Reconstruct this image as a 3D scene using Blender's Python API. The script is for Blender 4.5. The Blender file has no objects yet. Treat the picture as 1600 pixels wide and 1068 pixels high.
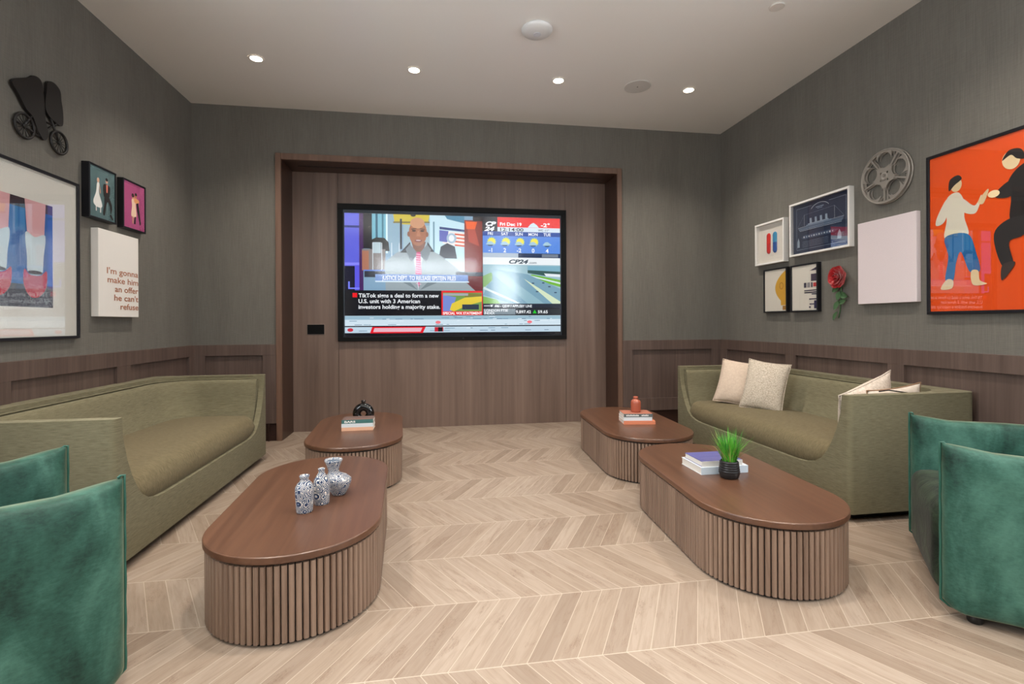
import bpy, bmesh, math, random
from mathutils import Vector, Matrix
random.seed(7)
PI = math.pi
sc = bpy.context.scene
COL = sc.collection

# ------------------------------------------------------------------ camera
cam_d = bpy.data.cameras.new('camera')
cam_d.sensor_width = 36.0
cam_d.lens = 768.87 / 1600 * 36.0
cam_d.shift_y = -(534 - 504.6) / 1600
cam_d.clip_start = 0.05
cam = bpy.data.objects.new('camera', cam_d)
COL.objects.link(cam)
YAW, ROLL = 0.1557, -0.0053
fw = Vector((math.sin(YAW), math.cos(YAW), 0)); rt = Vector((math.cos(YAW), -math.sin(YAW), 0)); up = Vector((0, 0, 1))
r2 = rt * math.cos(ROLL) + up * math.sin(ROLL)
u2 = -rt * math.sin(ROLL) + up * math.cos(ROLL)
M = Matrix((r2, u2, -fw)).transposed().to_4x4()
M.translation = (0, 0, 1.2)
cam.matrix_world = M
sc.camera = cam

# ------------------------------------------------------------------ world, exposure, lights
sc.view_settings.view_transform = 'Standard'
sc.view_settings.look = 'None'
sc.view_settings.gamma = 1.0
sc.view_settings.use_curve_mapping = False
sc.view_settings.exposure = 0.44
w = bpy.data.worlds.new('daylight'); sc.world = w
w.use_nodes = True
bgn = w.node_tree.nodes['Background']
bgn.inputs[0].default_value = (0.90, 0.96, 1.0, 1)
bgn.inputs[1].default_value = 6.5

XL, XR, YB, ZC = -2.416, 3.371, 5.403, 3.436      # room walls, back wall, ceiling
YR = -5.0                                         # rear wall behind the camera
YA = 5.793                                        # back of the television alcove
WINDOWS = [('rear', -1.9, 1.5, 2.78, 3.38), ('rear', 1.9, 2.85, 1.75, 3.20), ('left', -0.7, 2.0, 1.05, 3.2), ('right', -1.1, 1.6, 1.05, 3.2)]  # left and right windows are added, out of view, to brighten the room
for side, a0, a1, z0, z1 in WINDOWS:
    l = bpy.data.lights.new('window_portal', 'AREA'); l.shape = 'RECTANGLE'
    l.size = a1 - a0; l.size_y = z1 - z0
    l.cycles.is_portal = True
    o = bpy.data.objects.new('window_portal', l); COL.objects.link(o)
    mid = (a0 + a1) / 2; zm = (z0 + z1) / 2
    if side == 'rear':
        o.location = (mid, YR - 0.12, zm); 
        o.rotation_euler = Vector((0, 1, 0)).to_track_quat('-Z', 'Z').to_euler()
    elif side == 'left':
        o.location = (XL - 0.12, mid, zm); o.rotation_euler = Vector((1, 0, 0)).to_track_quat('-Z', 'Z').to_euler()
    else:
        o.location = (XR + 0.12, mid, zm); o.rotation_euler = Vector((-1, 0, 0)).to_track_quat('-Z', 'Z').to_euler()
SPOT_W = 105.0

# ------------------------------------------------------------------ materials
def lin(c):
    return tuple((v / 12.92 if v <= 0.04045 else ((v + 0.055) / 1.055) ** 2.4) for v in [x / 255 for x in c]) + (1,)

MATS = {}
def mat(name, rgb=None, rough=0.5, metal=0.0, spec=0.5, emit=None, estr=1.0, coat=0.0, sheen=0.0, raw=None):
    if name in MATS: return MATS[name]
    m = bpy.data.materials.new(name); m.use_nodes = True
    b = m.node_tree.nodes['Principled BSDF']
    c = raw + (1,) if raw else lin(rgb)
    b.inputs['Base Color'].default_value = c
    b.inputs['Roughness'].default_value = rough
    b.inputs['Metallic'].default_value = metal
    b.inputs['Specular IOR Level'].default_value = spec
    b.inputs['Coat Weight'].default_value = coat
    if coat: b.inputs['Coat Roughness'].default_value = 0.05
    if sheen:
        b.inputs['Sheen Weight'].default_value = sheen
    if emit:
        b.inputs['Emission Color'].default_value = lin(emit)
        b.inputs['Emission Strength'].default_value = estr
    MATS[name] = m
    return m

class NT:
    """small helper for wiring node trees"""
    def __init__(self, m):
        self.t = m.node_tree; self.b = self.t.nodes['Principled BSDF']
    def n(self, typ, **kw):
        x = self.t.nodes.new(typ)
        for k, v in kw.items(): setattr(x, k, v)
        return x
    def l(self, a, b): self.t.links.new(a, b)
    def math(self, op, a, b=None, c=None):
        x = self.n('ShaderNodeMath', operation=op)
        for i, v in enumerate((a, b, c)):
            if v is None: continue
            if isinstance(v, (int, float)): x.inputs[i].default_value = v
            else: self.l(v, x.inputs[i])
        return x.outputs[0]
    def ramp(self, fac, stops, interp='LINEAR'):
        r = self.n('ShaderNodeValToRGB'); r.color_ramp.interpolation = interp
        e = r.color_ramp.elements
        while len(e) < len(stops): e.new(0.5)
        for i, (p, c) in enumerate(stops):
            e[i].position = p; e[i].color = c
        self.l(fac, r.inputs[0]); return r.outputs[0]
    def mix(self, fac, a, b, blend='MIX'):
        x = self.n('ShaderNodeMix', data_type='RGBA', blend_type=blend)
        for s, v in ((x.inputs[0], fac), (x.inputs[6], a), (x.inputs[7], b)):
            if isinstance(v, (int, float)): s.default_value = v
            elif isinstance(v, tuple): s.default_value = v
            else: self.l(v, s)
        return x.outputs[2]
    def coords(self, kind='Object', scale=(1, 1, 1), rot=(0, 0, 0)):
        mp = self.n('ShaderNodeMapping'); mp.inputs['Scale'].default_value = scale; mp.inputs['Rotation'].default_value = rot
        if kind == 'World':
            g = self.n('ShaderNodeNewGeometry'); self.l(g.outputs['Position'], mp.inputs[0])
        else:
            tc = self.n('ShaderNodeTexCoord'); self.l(tc.outputs[kind], mp.inputs[0])
        return mp.outputs[0]
    def noise(self, vec, scale=5, detail=4, rough=0.55, dist=0.0):
        x = self.n('ShaderNodeTexNoise'); x.inputs['Scale'].default_value = scale
        x.inputs['Detail'].default_value = detail; x.inputs['Roughness'].default_value = rough
        x.inputs['Distortion'].default_value = dist
        self.l(vec, x.inputs['Vector']); return x.outputs[0]
    def bump(self, h, strength=0.2, dist=0.01):
        x = self.n('ShaderNodeBump'); x.inputs['Strength'].default_value = strength; x.inputs['Distance'].default_value = dist
        self.l(h, x.inputs['Height']); self.l(x.outputs[0], self.b.inputs['Normal'])

def wood(name, c_dark, c_light, along='z', kind='World', rough=0.45, freq=40, stretch=0.03, bump=0.08, spec=0.5):
    m = mat(name, c_light, rough, spec=spec); t = NT(m)
    s = {'x': (stretch, 1, 1), 'y': (1, stretch, 1), 'z': (1, 1, stretch)}[along]
    v = t.coords(kind, s)
    n1 = t.noise(v, freq, 5, 0.6, 0.6)
    n2 = t.noise(v, freq * 0.12, 3, 0.5, 1.0)
    f = t.math('ADD', t.math('MULTIPLY', n1, 0.55), t.math('MULTIPLY', n2, 0.5))
    col = t.ramp(f, [(0.36, lin(c_dark)), (0.68, lin(c_light))])
    t.l(col, t.b.inputs['Base Color'])
    t.bump(n1, bump, 0.002)
    return m

M_WAIN = wood('wainscot_oak', (78, 63, 57), (106, 88, 80), 'z', rough=0.5)
M_ALC = wood('alcove_walnut', (92, 68, 56), (122, 94, 78), 'z', freq=30, rough=0.4)
M_ALCP = wood('alcove_panel_walnut', (98, 80, 70), (126, 105, 94), 'z', freq=22, rough=0.38)
M_ALC_SHADE = wood('alcove_shaded_walnut', (52, 34, 26), (72, 50, 40), 'z', freq=30, rough=0.35)  # frame walnut darkened, the shade inside the alcove put into its colour
M_TOP = wood('table_top_walnut', (74, 48, 35), (100, 69, 51), 'x', 'Object', freq=26, stretch=0.05, rough=0.33, bump=0.04)
M_SLAT = wood('table_slat_walnut', (104, 82, 68), (146, 122, 105), 'z', 'Object', freq=45, stretch=0.04, rough=0.5)
M_KICK = wood('kick_wood', (40, 20, 14), (58, 32, 22), 'x', rough=0.6)

# textile wall covering
M_WALL = mat('grey_wall_textile', (112, 110, 105), 0.9, spec=0.15); t = NT(M_WALL)
nv = t.noise(t.coords('World', (1, 1, 0.02)), 260, 3, 0.7)
nh = t.noise(t.coords('World', (0.05, 0.05, 1)), 300, 3, 0.7)
nb = t.noise(t.coords('World', (1, 1, 0.15)), 6, 3, 0.6)
f = t.math('ADD', t.math('ADD', t.math('MULTIPLY', nv, 0.5), t.math('MULTIPLY', nh, 0.3)), t.math('MULTIPLY', nb, 0.25))
t.l(t.ramp(f, [(0.36, lin((101, 98, 92))), (0.68, lin((121, 118, 111)))]), t.b.inputs['Base Color'])
t.bump(f, 0.15, 0.002)

M_CEIL = mat('ceiling_paint', (240, 238, 234), 0.3, spec=0.4)

# chevron floor
M_FLOOR = mat('chevron_oak_tile', (200, 178, 156), 0.42, spec=0.4); t = NT(M_FLOOR)
ROW, STEP, RISE, Y0 = 0.4165, 0.0925, 0.238, 1.707
g = t.n('ShaderNodeNewGeometry'); sp = t.n('ShaderNodeSeparateXYZ'); t.l(g.outputs['Position'], sp.inputs[0])
X_, Y_ = sp.outputs[0], sp.outputs[1]
yr = t.math('DIVIDE', t.math('SUBTRACT', Y_, Y0), ROW)
row = t.math('FLOOR', yr)
tri = t.math('PINGPONG', yr, 1.0)
uu = t.math('SUBTRACT', X_, t.math('MULTIPLY', tri, RISE))
ub = t.math('DIVIDE', t.math('SUBTRACT', uu, -0.333), STEP)
bid = t.math('FLOOR', ub)
fu = t.math('FRACT', ub); fy = t.math('FRACT', yr)
edge_u = t.math('MULTIPLY', t.math('MINIMUM', fu, t.math('SUBTRACT', 1.0, fu)), STEP * 0.87)
edge_y = t.math('MULTIPLY', t.math('MINIMUM', fy, t.math('SUBTRACT', 1.0, fy)), ROW)
cmb = t.n('ShaderNodeCombineXYZ'); t.l(bid, cmb.inputs[0]); t.l(row, cmb.inputs[1])
wn = t.n('ShaderNodeTexWhiteNoise', noise_dimensions='2D'); t.l(cmb.outputs[0], wn.inputs['Vector'])
cv = t.n('ShaderNodeCombineXYZ')
t.l(t.math('MULTIPLY', uu, 1.0), cv.inputs[0]); t.l(t.math('MULTIPLY', yr, ROW * 1.15 * 0.09), cv.inputs[1]); t.l(t.math('MULTIPLY', wn.outputs[0], 37.0), cv.inputs[2])
gr = t.noise(cv.outputs[0], 55, 5, 0.62, 0.8)
cv2 = t.n('ShaderNodeCombineXYZ')
t.l(uu, cv2.inputs[0]); t.l(t.math('MULTIPLY', yr, ROW * 0.35), cv2.inputs[1]); t.l(t.math('MULTIPLY', wn.outputs[0], 11.0), cv2.inputs[2])
bl = t.noise(cv2.outputs[0], 9, 4, 0.6, 1.2)
plank = t.ramp(wn.outputs[0], [(0.0, lin((136, 120, 106))), (0.35, lin((150, 134, 119))), (0.7, lin((158, 143, 129))), (1.0, lin((143, 127, 113)))])
c1 = t.mix(t.math('MULTIPLY', t.ramp(gr, [(0.40, (0, 0, 0, 1)), (0.72, (1, 1, 1, 1))]), 0.45), plank, lin((118, 98, 82)))
c2 = t.mix(t.math('MULTIPLY', t.ramp(bl, [(0.56, (0, 0, 0, 1)), (0.74, (1, 1, 1, 1))]), 0.5), c1, lin((124, 102, 86)))
kn = t.noise(cv2.outputs[0], 21, 6, 0.75, 2.5)
crack = t.ramp(kn, [(0.485, (0, 0, 0, 1)), (0.50, (1, 1, 1, 1)), (0.515, (0, 0, 0, 1))])
cm = t.math('MULTIPLY', crack, t.math('MULTIPLY', t.ramp(bl, [(0.54, (0, 0, 0, 1)), (0.62, (1, 1, 1, 1))]), 0.75))
c3 = t.mix(cm, c2, lin((86, 66, 52)))
grout = t.math('MAXIMUM', t.math('LESS_THAN', edge_u, 0.0013), t.math('LESS_THAN', edge_y, 0.0022))
c4 = t.mix(t.math('MULTIPLY', grout, 0.75), c3, lin((186, 173, 158)))
t.l(c4, t.b.inputs['Base Color'])
t.l(t.math('ADD', 0.36, t.math('MULTIPLY', gr, 0.15)), t.b.inputs['Roughness'])

# sofa fabric
def fabric(name, cd, cl, sc_=(1, 1, 1), sheen=0.3, freq=90, rough=0.95):
    m = mat(name, cl, rough, spec=0.1, sheen=sheen * 0.15); t = NT(m)
    a = t.noise(t.coords('Object', sc_), freq, 4, 0.7)
    b_ = t.noise(t.coords('Object', (1, 1, 1)), freq * 5, 2, 0.7)
    f = t.math('ADD', t.math('MULTIPLY', a, 0.7), t.math('MULTIPLY', b_, 0.35))
    t.l(t.ramp(f, [(0.38, lin(cd)), (0.68, lin(cl))]), t.b.inputs['Base Color'])
    t.bump(f, 0.25, 0.003)
    m.node_tree.nodes['Principled BSDF'].inputs['Sheen Roughness'].default_value = 0.5
    return m
M_SOFA = fabric('olive_chenille', (100, 95, 74), (132, 126, 102), (0.12, 0.12, 1.6), freq=150)
M_SEAT = fabric('olive_chenille_seat', (94, 85, 63), (122, 111, 86), (0.25, 1.2, 0.3), freq=120)
M_PIL = fabric('blush_linen', (196, 176, 158), (214, 196, 178), freq=60)
M_PILW = fabric('oat_boucle', (150, 138, 120), (226, 214, 198), (1, 1, 1), freq=110)
M_CREAM = fabric('cream_linen', (206, 192, 176), (224, 212, 198), freq=60)
M_PLINTH = mat('black_plinth', (14, 12, 12), 0.6)

# velvet
M_VEL = mat('green_velvet', (30, 78, 66), 0.55, spec=0.25, sheen=0.5); t = NT(M_VEL)
v1 = t.noise(t.coords('Object', (1, 1, 0.5)), 4.5, 7, 0.6, 0.35)
v2 = t.noise(t.coords('Object', (1, 1, 2.2)), 60, 3, 0.6, 0.5)
f = t.math('ADD', t.math('MULTIPLY', v1, 0.85), t.math('MULTIPLY', v2, 0.15))
t.l(t.ramp(f, [(0.32, lin((10, 32, 27))), (0.46, lin((40, 79, 68))), (0.62, lin((72, 114, 101)))]), t.b.inputs['Base Color'])
t.b.inputs['Sheen Tint'].default_value = lin((205, 196, 160))
t.b.inputs['Sheen Roughness'].default_value = 0.35
t.bump(v1, 0.25, 0.02)
M_VELD = mat('dark_green_velvet', (26, 40, 30), 0.6, spec=0.2, sheen=0.05); t = NT(M_VELD)
v1 = t.noise(t.coords('Object'), 9, 6, 0.65, 1.0)
t.l(t.ramp(v1, [(0.4, lin((14, 22, 16))), (0.7, lin((52, 66, 48)))]), t.b.inputs['Base Color'])
t.bump(v1, 0.3, 0.02)
M_PIPE = mat('velvet_piping', (30, 84, 70), 0.5, sheen=0.05)

# window glass and picture glass: reflection over a clear pane
def glass(name, extra=0.0, rough=0.0):
    m = bpy.data.materials.new(name); m.use_nodes = True; tr = m.node_tree
    for n in list(tr.nodes): tr.nodes.remove(n)
    out = tr.nodes.new('ShaderNodeOutputMaterial'); mx = tr.nodes.new('ShaderNodeMixShader')
    tb = tr.nodes.new('ShaderNodeBsdfTransparent'); gb = tr.nodes.new('ShaderNodeBsdfGlossy'); gb.inputs['Roughness'].default_value = rough
    fr = tr.nodes.new('ShaderNodeFresnel'); gm = tr.nodes.new('ShaderNodeNewGeometry')
    ir = tr.nodes.new('ShaderNodeMath'); ir.operation = 'MULTIPLY_ADD'; ir.inputs[1].default_value = 1 / 1.5 - 1.5; ir.inputs[2].default_value = 1.5
    tr.links.new(gm.outputs['Backfacing'], ir.inputs[0]); tr.links.new(ir.outputs[0], fr.inputs['IOR'])
    if extra:
        ad = tr.nodes.new('ShaderNodeMath'); ad.operation = 'ADD'; ad.inputs[1].default_value = extra
        tr.links.new(fr.outputs[0], ad.inputs[0]); tr.links.new(ad.outputs[0], mx.inputs[0])
    else:
        tr.links.new(fr.outputs[0], mx.inputs[0])
    tr.links.new(tb.outputs[0], mx.inputs[1]); tr.links.new(gb.outputs[0], mx.inputs[2]); tr.links.new(mx.outputs[0], out.inputs[0])
    MATS[name] = m
    return m
M_GLASS = glass('clear_glass')
M_PGLASS = glass('picture_glass', 0.04)
M_TVGLASS = glass('screen_glass', 0.0, 0.09)

# ------------------------------------------------------------------ mesh helpers
def link(name, bm, mats, parent=None, smooth=False, loc=None, rot=None, bevel=0, bseg=2, sub=0):
    bmesh.ops.recalc_face_normals(bm, faces=bm.faces)
    me = bpy.data.meshes.new(name); bm.to_mesh(me); bm.free()
    if not isinstance(mats, (list, tuple)): mats = [mats]
    for m in mats: me.materials.append(m)
    o = bpy.data.objects.new(name, me); COL.objects.link(o)
    if smooth is True:
        for p in me.polygons: p.use_smooth = True
    elif smooth:
        me.polygons.foreach_set('use_smooth', [True] * len(me.polygons))
        me.set_sharp_from_angle(angle=math.radians(smooth))
    if bevel:
        b = o.modifiers.new('bevel', 'BEVEL'); b.width = bevel; b.segments = bseg; b.limit_method = 'ANGLE'; b.angle_limit = math.radians(35)
    if sub:
        s = o.modifiers.new('sub', 'SUBSURF'); s.levels = sub; s.render_levels = sub
    if parent: o.parent = parent
    if loc is not None: o.location = loc
    if rot is not None: o.rotation_euler = rot
    return o

def tag(o, label, cat, group=None):
    o['label'] = label; o['category'] = cat
    if group: o['group'] = group
    return o
def thing(name, label, cat, loc=(0, 0, 0), rz=0.0, group=None):
    o = bpy.data.objects.new(name, None); COL.objects.link(o)
    o.empty_display_size = 0.1
    o.location = loc; o.rotation_euler = (0, 0, rz)
    return tag(o, label, cat, group)
def struct(name, bm, m, **kw):
    o = link(name, bm, m, **kw); o['kind'] = 'structure'; return o

def box(bm, x0, x1, y0, y1, z0, z1, mi=0):
    v = [bm.verts.new((x, y, z)) for x in (x0, x1) for y in (y0, y1) for z in (z0, z1)]
    for q in ((0, 1, 3, 2), (4, 6, 7, 5), (0, 4, 5, 1), (2, 3, 7, 6), (0, 2, 6, 4), (1, 5, 7, 3)):
        f = bm.faces.new([v[i] for i in q]); f.material_index = mi
def prism(bm, pts, z0, z1, mi=0, axis='z'):
    """closed outline pts extruded from z0 to z1; axis tells which axis is the extrusion"""
    def P(a, b, c):
        return {'z': (a, b, c), 'x': (c, a, b), 'y': (a, c, b)}[axis]
    lo = [bm.verts.new(P(a, b, z0)) for a, b in pts]; hi = [bm.verts.new(P(a, b, z1)) for a, b in pts]
    fs = [bm.faces.new(lo), bm.faces.new(hi)]
    n = len(pts)
    for i in range(n): fs.append(bm.faces.new((lo[i], lo[(i + 1) % n], hi[(i + 1) % n], hi[i])))
    for f in fs: f.material_index = mi
def lathe(bm, prof, seg=40, mi=0, c=(0, 0, 0), cap=True):
    rings = []
    for r, z in prof:
        rings.append([bm.verts.new((c[0] + r * math.cos(2 * PI * i / seg), c[1] + r * math.sin(2 * PI * i / seg), c[2] + z)) for i in range(seg)])
    for a, b in zip(rings, rings[1:]):
        for i in range(seg):
            f = bm.faces.new((a[i], a[(i + 1) % seg], b[(i + 1) % seg], b[i])); f.material_index = mi; f.smooth = True
    if cap:
        for r in (rings[0], rings[-1]):
            f = bm.faces.new(r); f.material_index = mi
def tube(bm, pts, r, seg=8, mi=0, closed=False, taper=None):
    pts = [Vector(p) for p in pts]; n = len(pts); rings = []
    prev = None
    for i, p in enumerate(pts):
        a = pts[(i - 1) % n] if (closed or i > 0) else p
        b = pts[(i + 1) % n] if (closed or i < n - 1) else p
        d = (b - a).normalized()
        if prev is None:
            u = d.orthogonal().normalized()
        else:
            u = (prev - d * prev.dot(d)).normalized()
        prev = u; v = d.cross(u)
        rr = r if taper is None else r * taper[i]
        rings.append([bm.verts.new(p + (u * math.cos(2 * PI * k / seg) + v * math.sin(2 * PI * k / seg)) * rr) for k in range(seg)])
    m = n if closed else n - 1
    for i in range(m):
        a, b = rings[i], rings[(i + 1) % n]
        for k in range(seg):
            f = bm.faces.new((a[k], a[(k + 1) % seg], b[(k + 1) % seg], b[k])); f.material_index = mi; f.smooth = True
    if not closed:
        for q in (rings[0], rings[-1]):
            f = bm.faces.new(q); f.material_index = mi
def rbox(bm, c, h, r, n=10, crown=0.0, mi=0, mat4=None):
    """soft box: half sizes h, corner radius r (3-vector or number)"""
    if isinstance(r, (int, float)): r = (r, r, r)
    vs = {}
    def V(i, j, k):
        key = (i, j, k)
        if key in vs: return vs[key]
        p = [2 * i / n - 1, 2 * j / n - 1, 2 * k / n - 1]
        # spread samples so that corners get rings
        q = [math.sin(x * PI / 2) for x in p]
        inner = [max(h[a] - r[a], 0) for a in range(3)]
        pos = []; d = []
        for a in range(3):
            x = q[a] * h[a]
            cl = max(-inner[a], min(inner[a], x))
            d.append((x - cl) / r[a]); pos.append(cl)
        L = math.sqrt(sum(x * x for x in d))
        mx = max(abs(x) for x in d)
        s = (mx / L) if L > 1e-9 else 0
        pos = [pos[a] + d[a] * s * r[a] for a in range(3)]
        if crown: pos[2] += crown * (1 - q[0] ** 2) * (1 - q[1] ** 2) * (1 if pos[2] > 0 else 0)
        vec = Vector(pos)
        if mat4 is not None: vec = mat4 @ vec
        vs[key] = bm.verts.new(vec + Vector(c)); return vs[key]
    def quad(a, b, c_, d_):
        f = bm.faces.new((a, b, c_, d_)); f.smooth = True; f.material_index = mi
    for i in range(n):
        for j in range(n):
            for s in (0, n):
                quad(V(i, j, s), V(i + 1, j, s), V(i + 1, j + 1, s), V(i, j + 1, s))
                quad(V(i, s, j), V(i + 1, s, j), V(i + 1, s, j + 1), V(i, s, j + 1))
                quad(V(s, i, j), V(s, i + 1, j), V(s, i + 1, j + 1), V(s, i, j + 1))
def arc(cx, cy, r, a0, a1, n=10):
    return [(cx + r * math.cos(math.radians(a0 + (a1 - a0) * i / n)), cy + r * math.sin(math.radians(a0 + (a1 - a0) * i / n))) for i in range(n + 1)]
def stadium(L, r, n=28):
    s = L / 2 - r
    return arc(s, 0, r, -90, 90, n) + arc(-s, 0, r, 90, 270, n)
def ellipse(cx, cy, rx, ry, n=24, rot=0.0):
    out = []
    for i in range(n):
        a = 2 * PI * i / n; x, y = rx * math.cos(a), ry * math.sin(a)
        out.append((cx + x * math.cos(rot) - y * math.sin(rot), cy + x * math.sin(rot) + y * math.cos(rot)))
    return out
def rect(x0, x1, y0, y1): return [(x0, y0), (x1, y0), (x1, y1), (x0, y1)]
def bool_mesh(base, cutters):
    for c in cutters:
        md = base.modifiers.new('cut', 'BOOLEAN'); md.operation = 'DIFFERENCE'; md.object = c; md.solver = 'EXACT'
    dg = bpy.context.evaluated_depsgraph_get()
    me = bpy.data.meshes.new_from_object(base.evaluated_get(dg))
    base.modifiers.clear(); old = base.data; base.data = me
    for c in cutters: bpy.data.objects.remove(c, do_unlink=True)
    return base

# flat picture builder: polygons in (a, b) at height c above a surface
class Pic:
    def __init__(self): self.bm = bmesh.new(); self.mats = []; self.c = 0.0
    def mi(self, m):
        if m not in self.mats: self.mats.append(m)
        return self.mats.index(m)
    def poly(self, pts, m, dc=0.0003):
        self.c += dc
        vs = [self.bm.verts.new((a, b, self.c)) for a, b in pts]
        f = self.bm.faces.new(vs); f.material_index = self.mi(m)
        f.normal_update()
        if f.normal.z < 0: f.normal_flip()
        if len(pts) > 4: bmesh.ops.triangulate(self.bm, faces=[f])
        return self
    def rect(self, a0, a1, b0, b1, m): return self.poly(rect(a0, a1, b0, b1), m)
    def line(self, p, q, wd, m):
        d = Vector((q[0] - p[0], q[1] - p[1])); n = Vector((-d.y, d.x)).normalized() * wd / 2
        return self.poly([(p[0] + n.x, p[1] + n.y), (q[0] + n.x, q[1] + n.y), (q[0] - n.x, q[1] - n.y), (p[0] - n.x, p[1] - n.y)], m, 0.00005)
    def text(self, s, a0, b0, h, m, w=None, align='l', bold=0.0, shear=0.0):
        self.c += 0.0003
        text_into(self.bm, s, a0, b0, self.c, h, self.mi(m), w, align, bold, shear)
        return self
    def build(self, name, parent, c0=0.0):
        me = bpy.data.meshes.new(name); self.bm.to_mesh(me); self.bm.free()
        for m in self.mats: me.materials.append(m)
        o = bpy.data.objects.new(name, me); COL.objects.link(o); o.parent = parent; o.location = (0, 0, c0)
        return o
def text_into(bm, s, a0, b0, c, h, mi, w=None, align='l', bold=0.0, shear=0.0):
    cu = bpy.data.curves.new('t', 'FONT'); cu.body = s; cu.size = 1.0; cu.offset = bold; cu.shear = shear
    cu.resolution_u = 3
    ob = bpy.data.objects.new('t', cu); COL.objects.link(ob)
    dg = bpy.context.evaluated_depsgraph_get()
    me = bpy.data.meshes.new_from_object(ob.evaluated_get(dg))
    xs = [v.co.x for v in me.vertices]
    x0, x1 = min(xs), max(xs)
    sy = h / 0.69; sx = sy if w is None else w / (x1 - x0)
    W = (x1 - x0) * sx
    off = {'l': 0, 'r': -W, 'c': -W / 2}[align]
    vs = [bm.verts.new((a0 + off + (v.co.x - x0) * sx, b0 + v.co.y * sy, c)) for v in me.vertices]
    for p in me.polygons:
        try:
            f = bm.faces.new([vs[i] for i in p.vertices]); f.material_index = mi
            f.normal_update()
            if f.normal.z < 0: f.normal_flip()
        except ValueError: pass
    bpy.data.objects.remove(ob, do_unlink=True); bpy.data.meshes.remove(me); bpy.data.curves.remove(cu)

# an empty on a wall: local x = to the viewer's right, y = up, z = out of the wall
def wall_thing(name, label, cat, side, along, z, group=None):
    o = thing(name, label, cat, group=group)
    if side == 'right': R = Matrix(((0, 0, -1), (-1, 0, 0), (0, 1, 0))); p = (XR, along, z)
    elif side == 'left': R = Matrix(((0, 0, 1), (1, 0, 0), (0, 1, 0))); p = (XL, along, z)
    else: R = Matrix(((1, 0, 0), (0, 0, -1), (0, 1, 0))); p = (along, side, z)
    m4 = R.to_4x4(); m4.translation = p
    o.matrix_world = m4
    return o

# ------------------------------------------------------------------ room
bm = bmesh.new(); box(bm, XL - 0.3, XR + 0.3, YR - 0.3, YA + 0.3, -0.1, 0); struct('floor', bm, M_FLOOR)
bm = bmesh.new(); box(bm, XL - 0.3, XR + 0.3, YR - 0.3, YA + 0.3, ZC, ZC + 0.1); struct('ceiling', bm, M_CEIL)

def wall_with_holes(name, fixed, t0, t1, lo, hi, holes, m):
    """wall slab; fixed='x' or 'y' is the axis of its thickness t0..t1, running lo..hi"""
    bm = bmesh.new()
    cuts = sorted(set([lo, hi] + [h for H_ in holes for h in H_[:2]]))
    for a, b in zip(cuts, cuts[1:]):
        segs = [(0, ZC)]
        for h in holes:
            if h[0] <= a + 1e-6 and h[1] >= b - 1e-6:
                segs = [(0, h[2]), (h[3], ZC)]
        for z0, z1 in segs:
            if z1 - z0 < 1e-4: continue
            if fixed == 'x': box(bm, t0, t1, a, b, z0, z1)
            else: box(bm, a, b, t0, t1, z0, z1)
    return struct(name, bm, m)
FXL, FXR, FZT = -1.6165, 2.130, 2.9685         # outer edge of the alcove frame
AXL, AXR, AZT = -1.562, 2.075, 2.904            # inside of the alcove
hl = [(a0, a1, z0, z1) for s, a0, a1, z0, z1 in WINDOWS if s == 'left']
hr = [(a0, a1, z0, z1) for s, a0, a1, z0, z1 in WINDOWS if s == 'right']
hb = [(a0, a1, z0, z1) for s, a0, a1, z0, z1 in WINDOWS if s == 'rear']
wall_with_holes('wall_left', 'x', XL - 0.2, XL, YR - 0.2, YB + 0.2, hl, M_WALL)
wall_with_holes('wall_right', 'x', XR, XR + 0.2, YR - 0.2, YB + 0.2, hr, M_WALL)
wall_with_holes('wall_rear', 'y', YR - 0.2, YR, XL, XR, hb, M_WALL)
wall_with_holes('wall_back', 'y', YB, YB + 0.2, XL, XR, [(FXL + 0.01, FXR - 0.01, 0.0, FZT - 0.01)], M_WALL)

M_ALU = mat('window_frame_metal', (60, 60, 62), 0.4, 0.6)
for i, (side, a0, a1, z0, z1) in enumerate(WINDOWS):
    bm = bmesh.new(); t_ = 0.05
    def wb(p0, p1, q0, q1, d0=-0.06, d1=0.0):
        if side == 'rear': box(bm, p0, p1, YR - 0.1 + d0, YR - 0.1 + 0.06 + d1, q0, q1)
        elif side == 'left': box(bm, XL - 0.1 + d0, XL - 0.04 + d1, p0, p1, q0, q1)
        else: box(bm, XR + 0.04 - d1, XR + 0.1 - d0, p0, p1, q0, q1)
    wb(a0, a1, z0, z0 + t_); wb(a0, a1, z1 - t_, z1); wb(a0, a0 + t_, z0, z1); wb(a1 - t_, a1, z0, z1)
    n = max(1, round((a1 - a0) / 1.1))
    for k in range(1, n): 
        xx = a0 + (a1 - a0) * k / n; wb(xx - 0.02, xx + 0.02, z0, z1)
    o = struct('window_%d' % (i + 1), bm, M_ALU)  # side-wall ones are added openings for extra daylight
    bm = bmesh.new()
    if side == 'rear': box(bm, a0, a1, YR - 0.105, YR - 0.1, z0, z1)
    elif side == 'left': box(bm, XL - 0.105, XL - 0.1, a0, a1, z0, z1)
    else: box(bm, XR + 0.1, XR + 0.105, a0, a1, z0, z1)
    link('pane', bm, M_GLASS, o)

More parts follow.
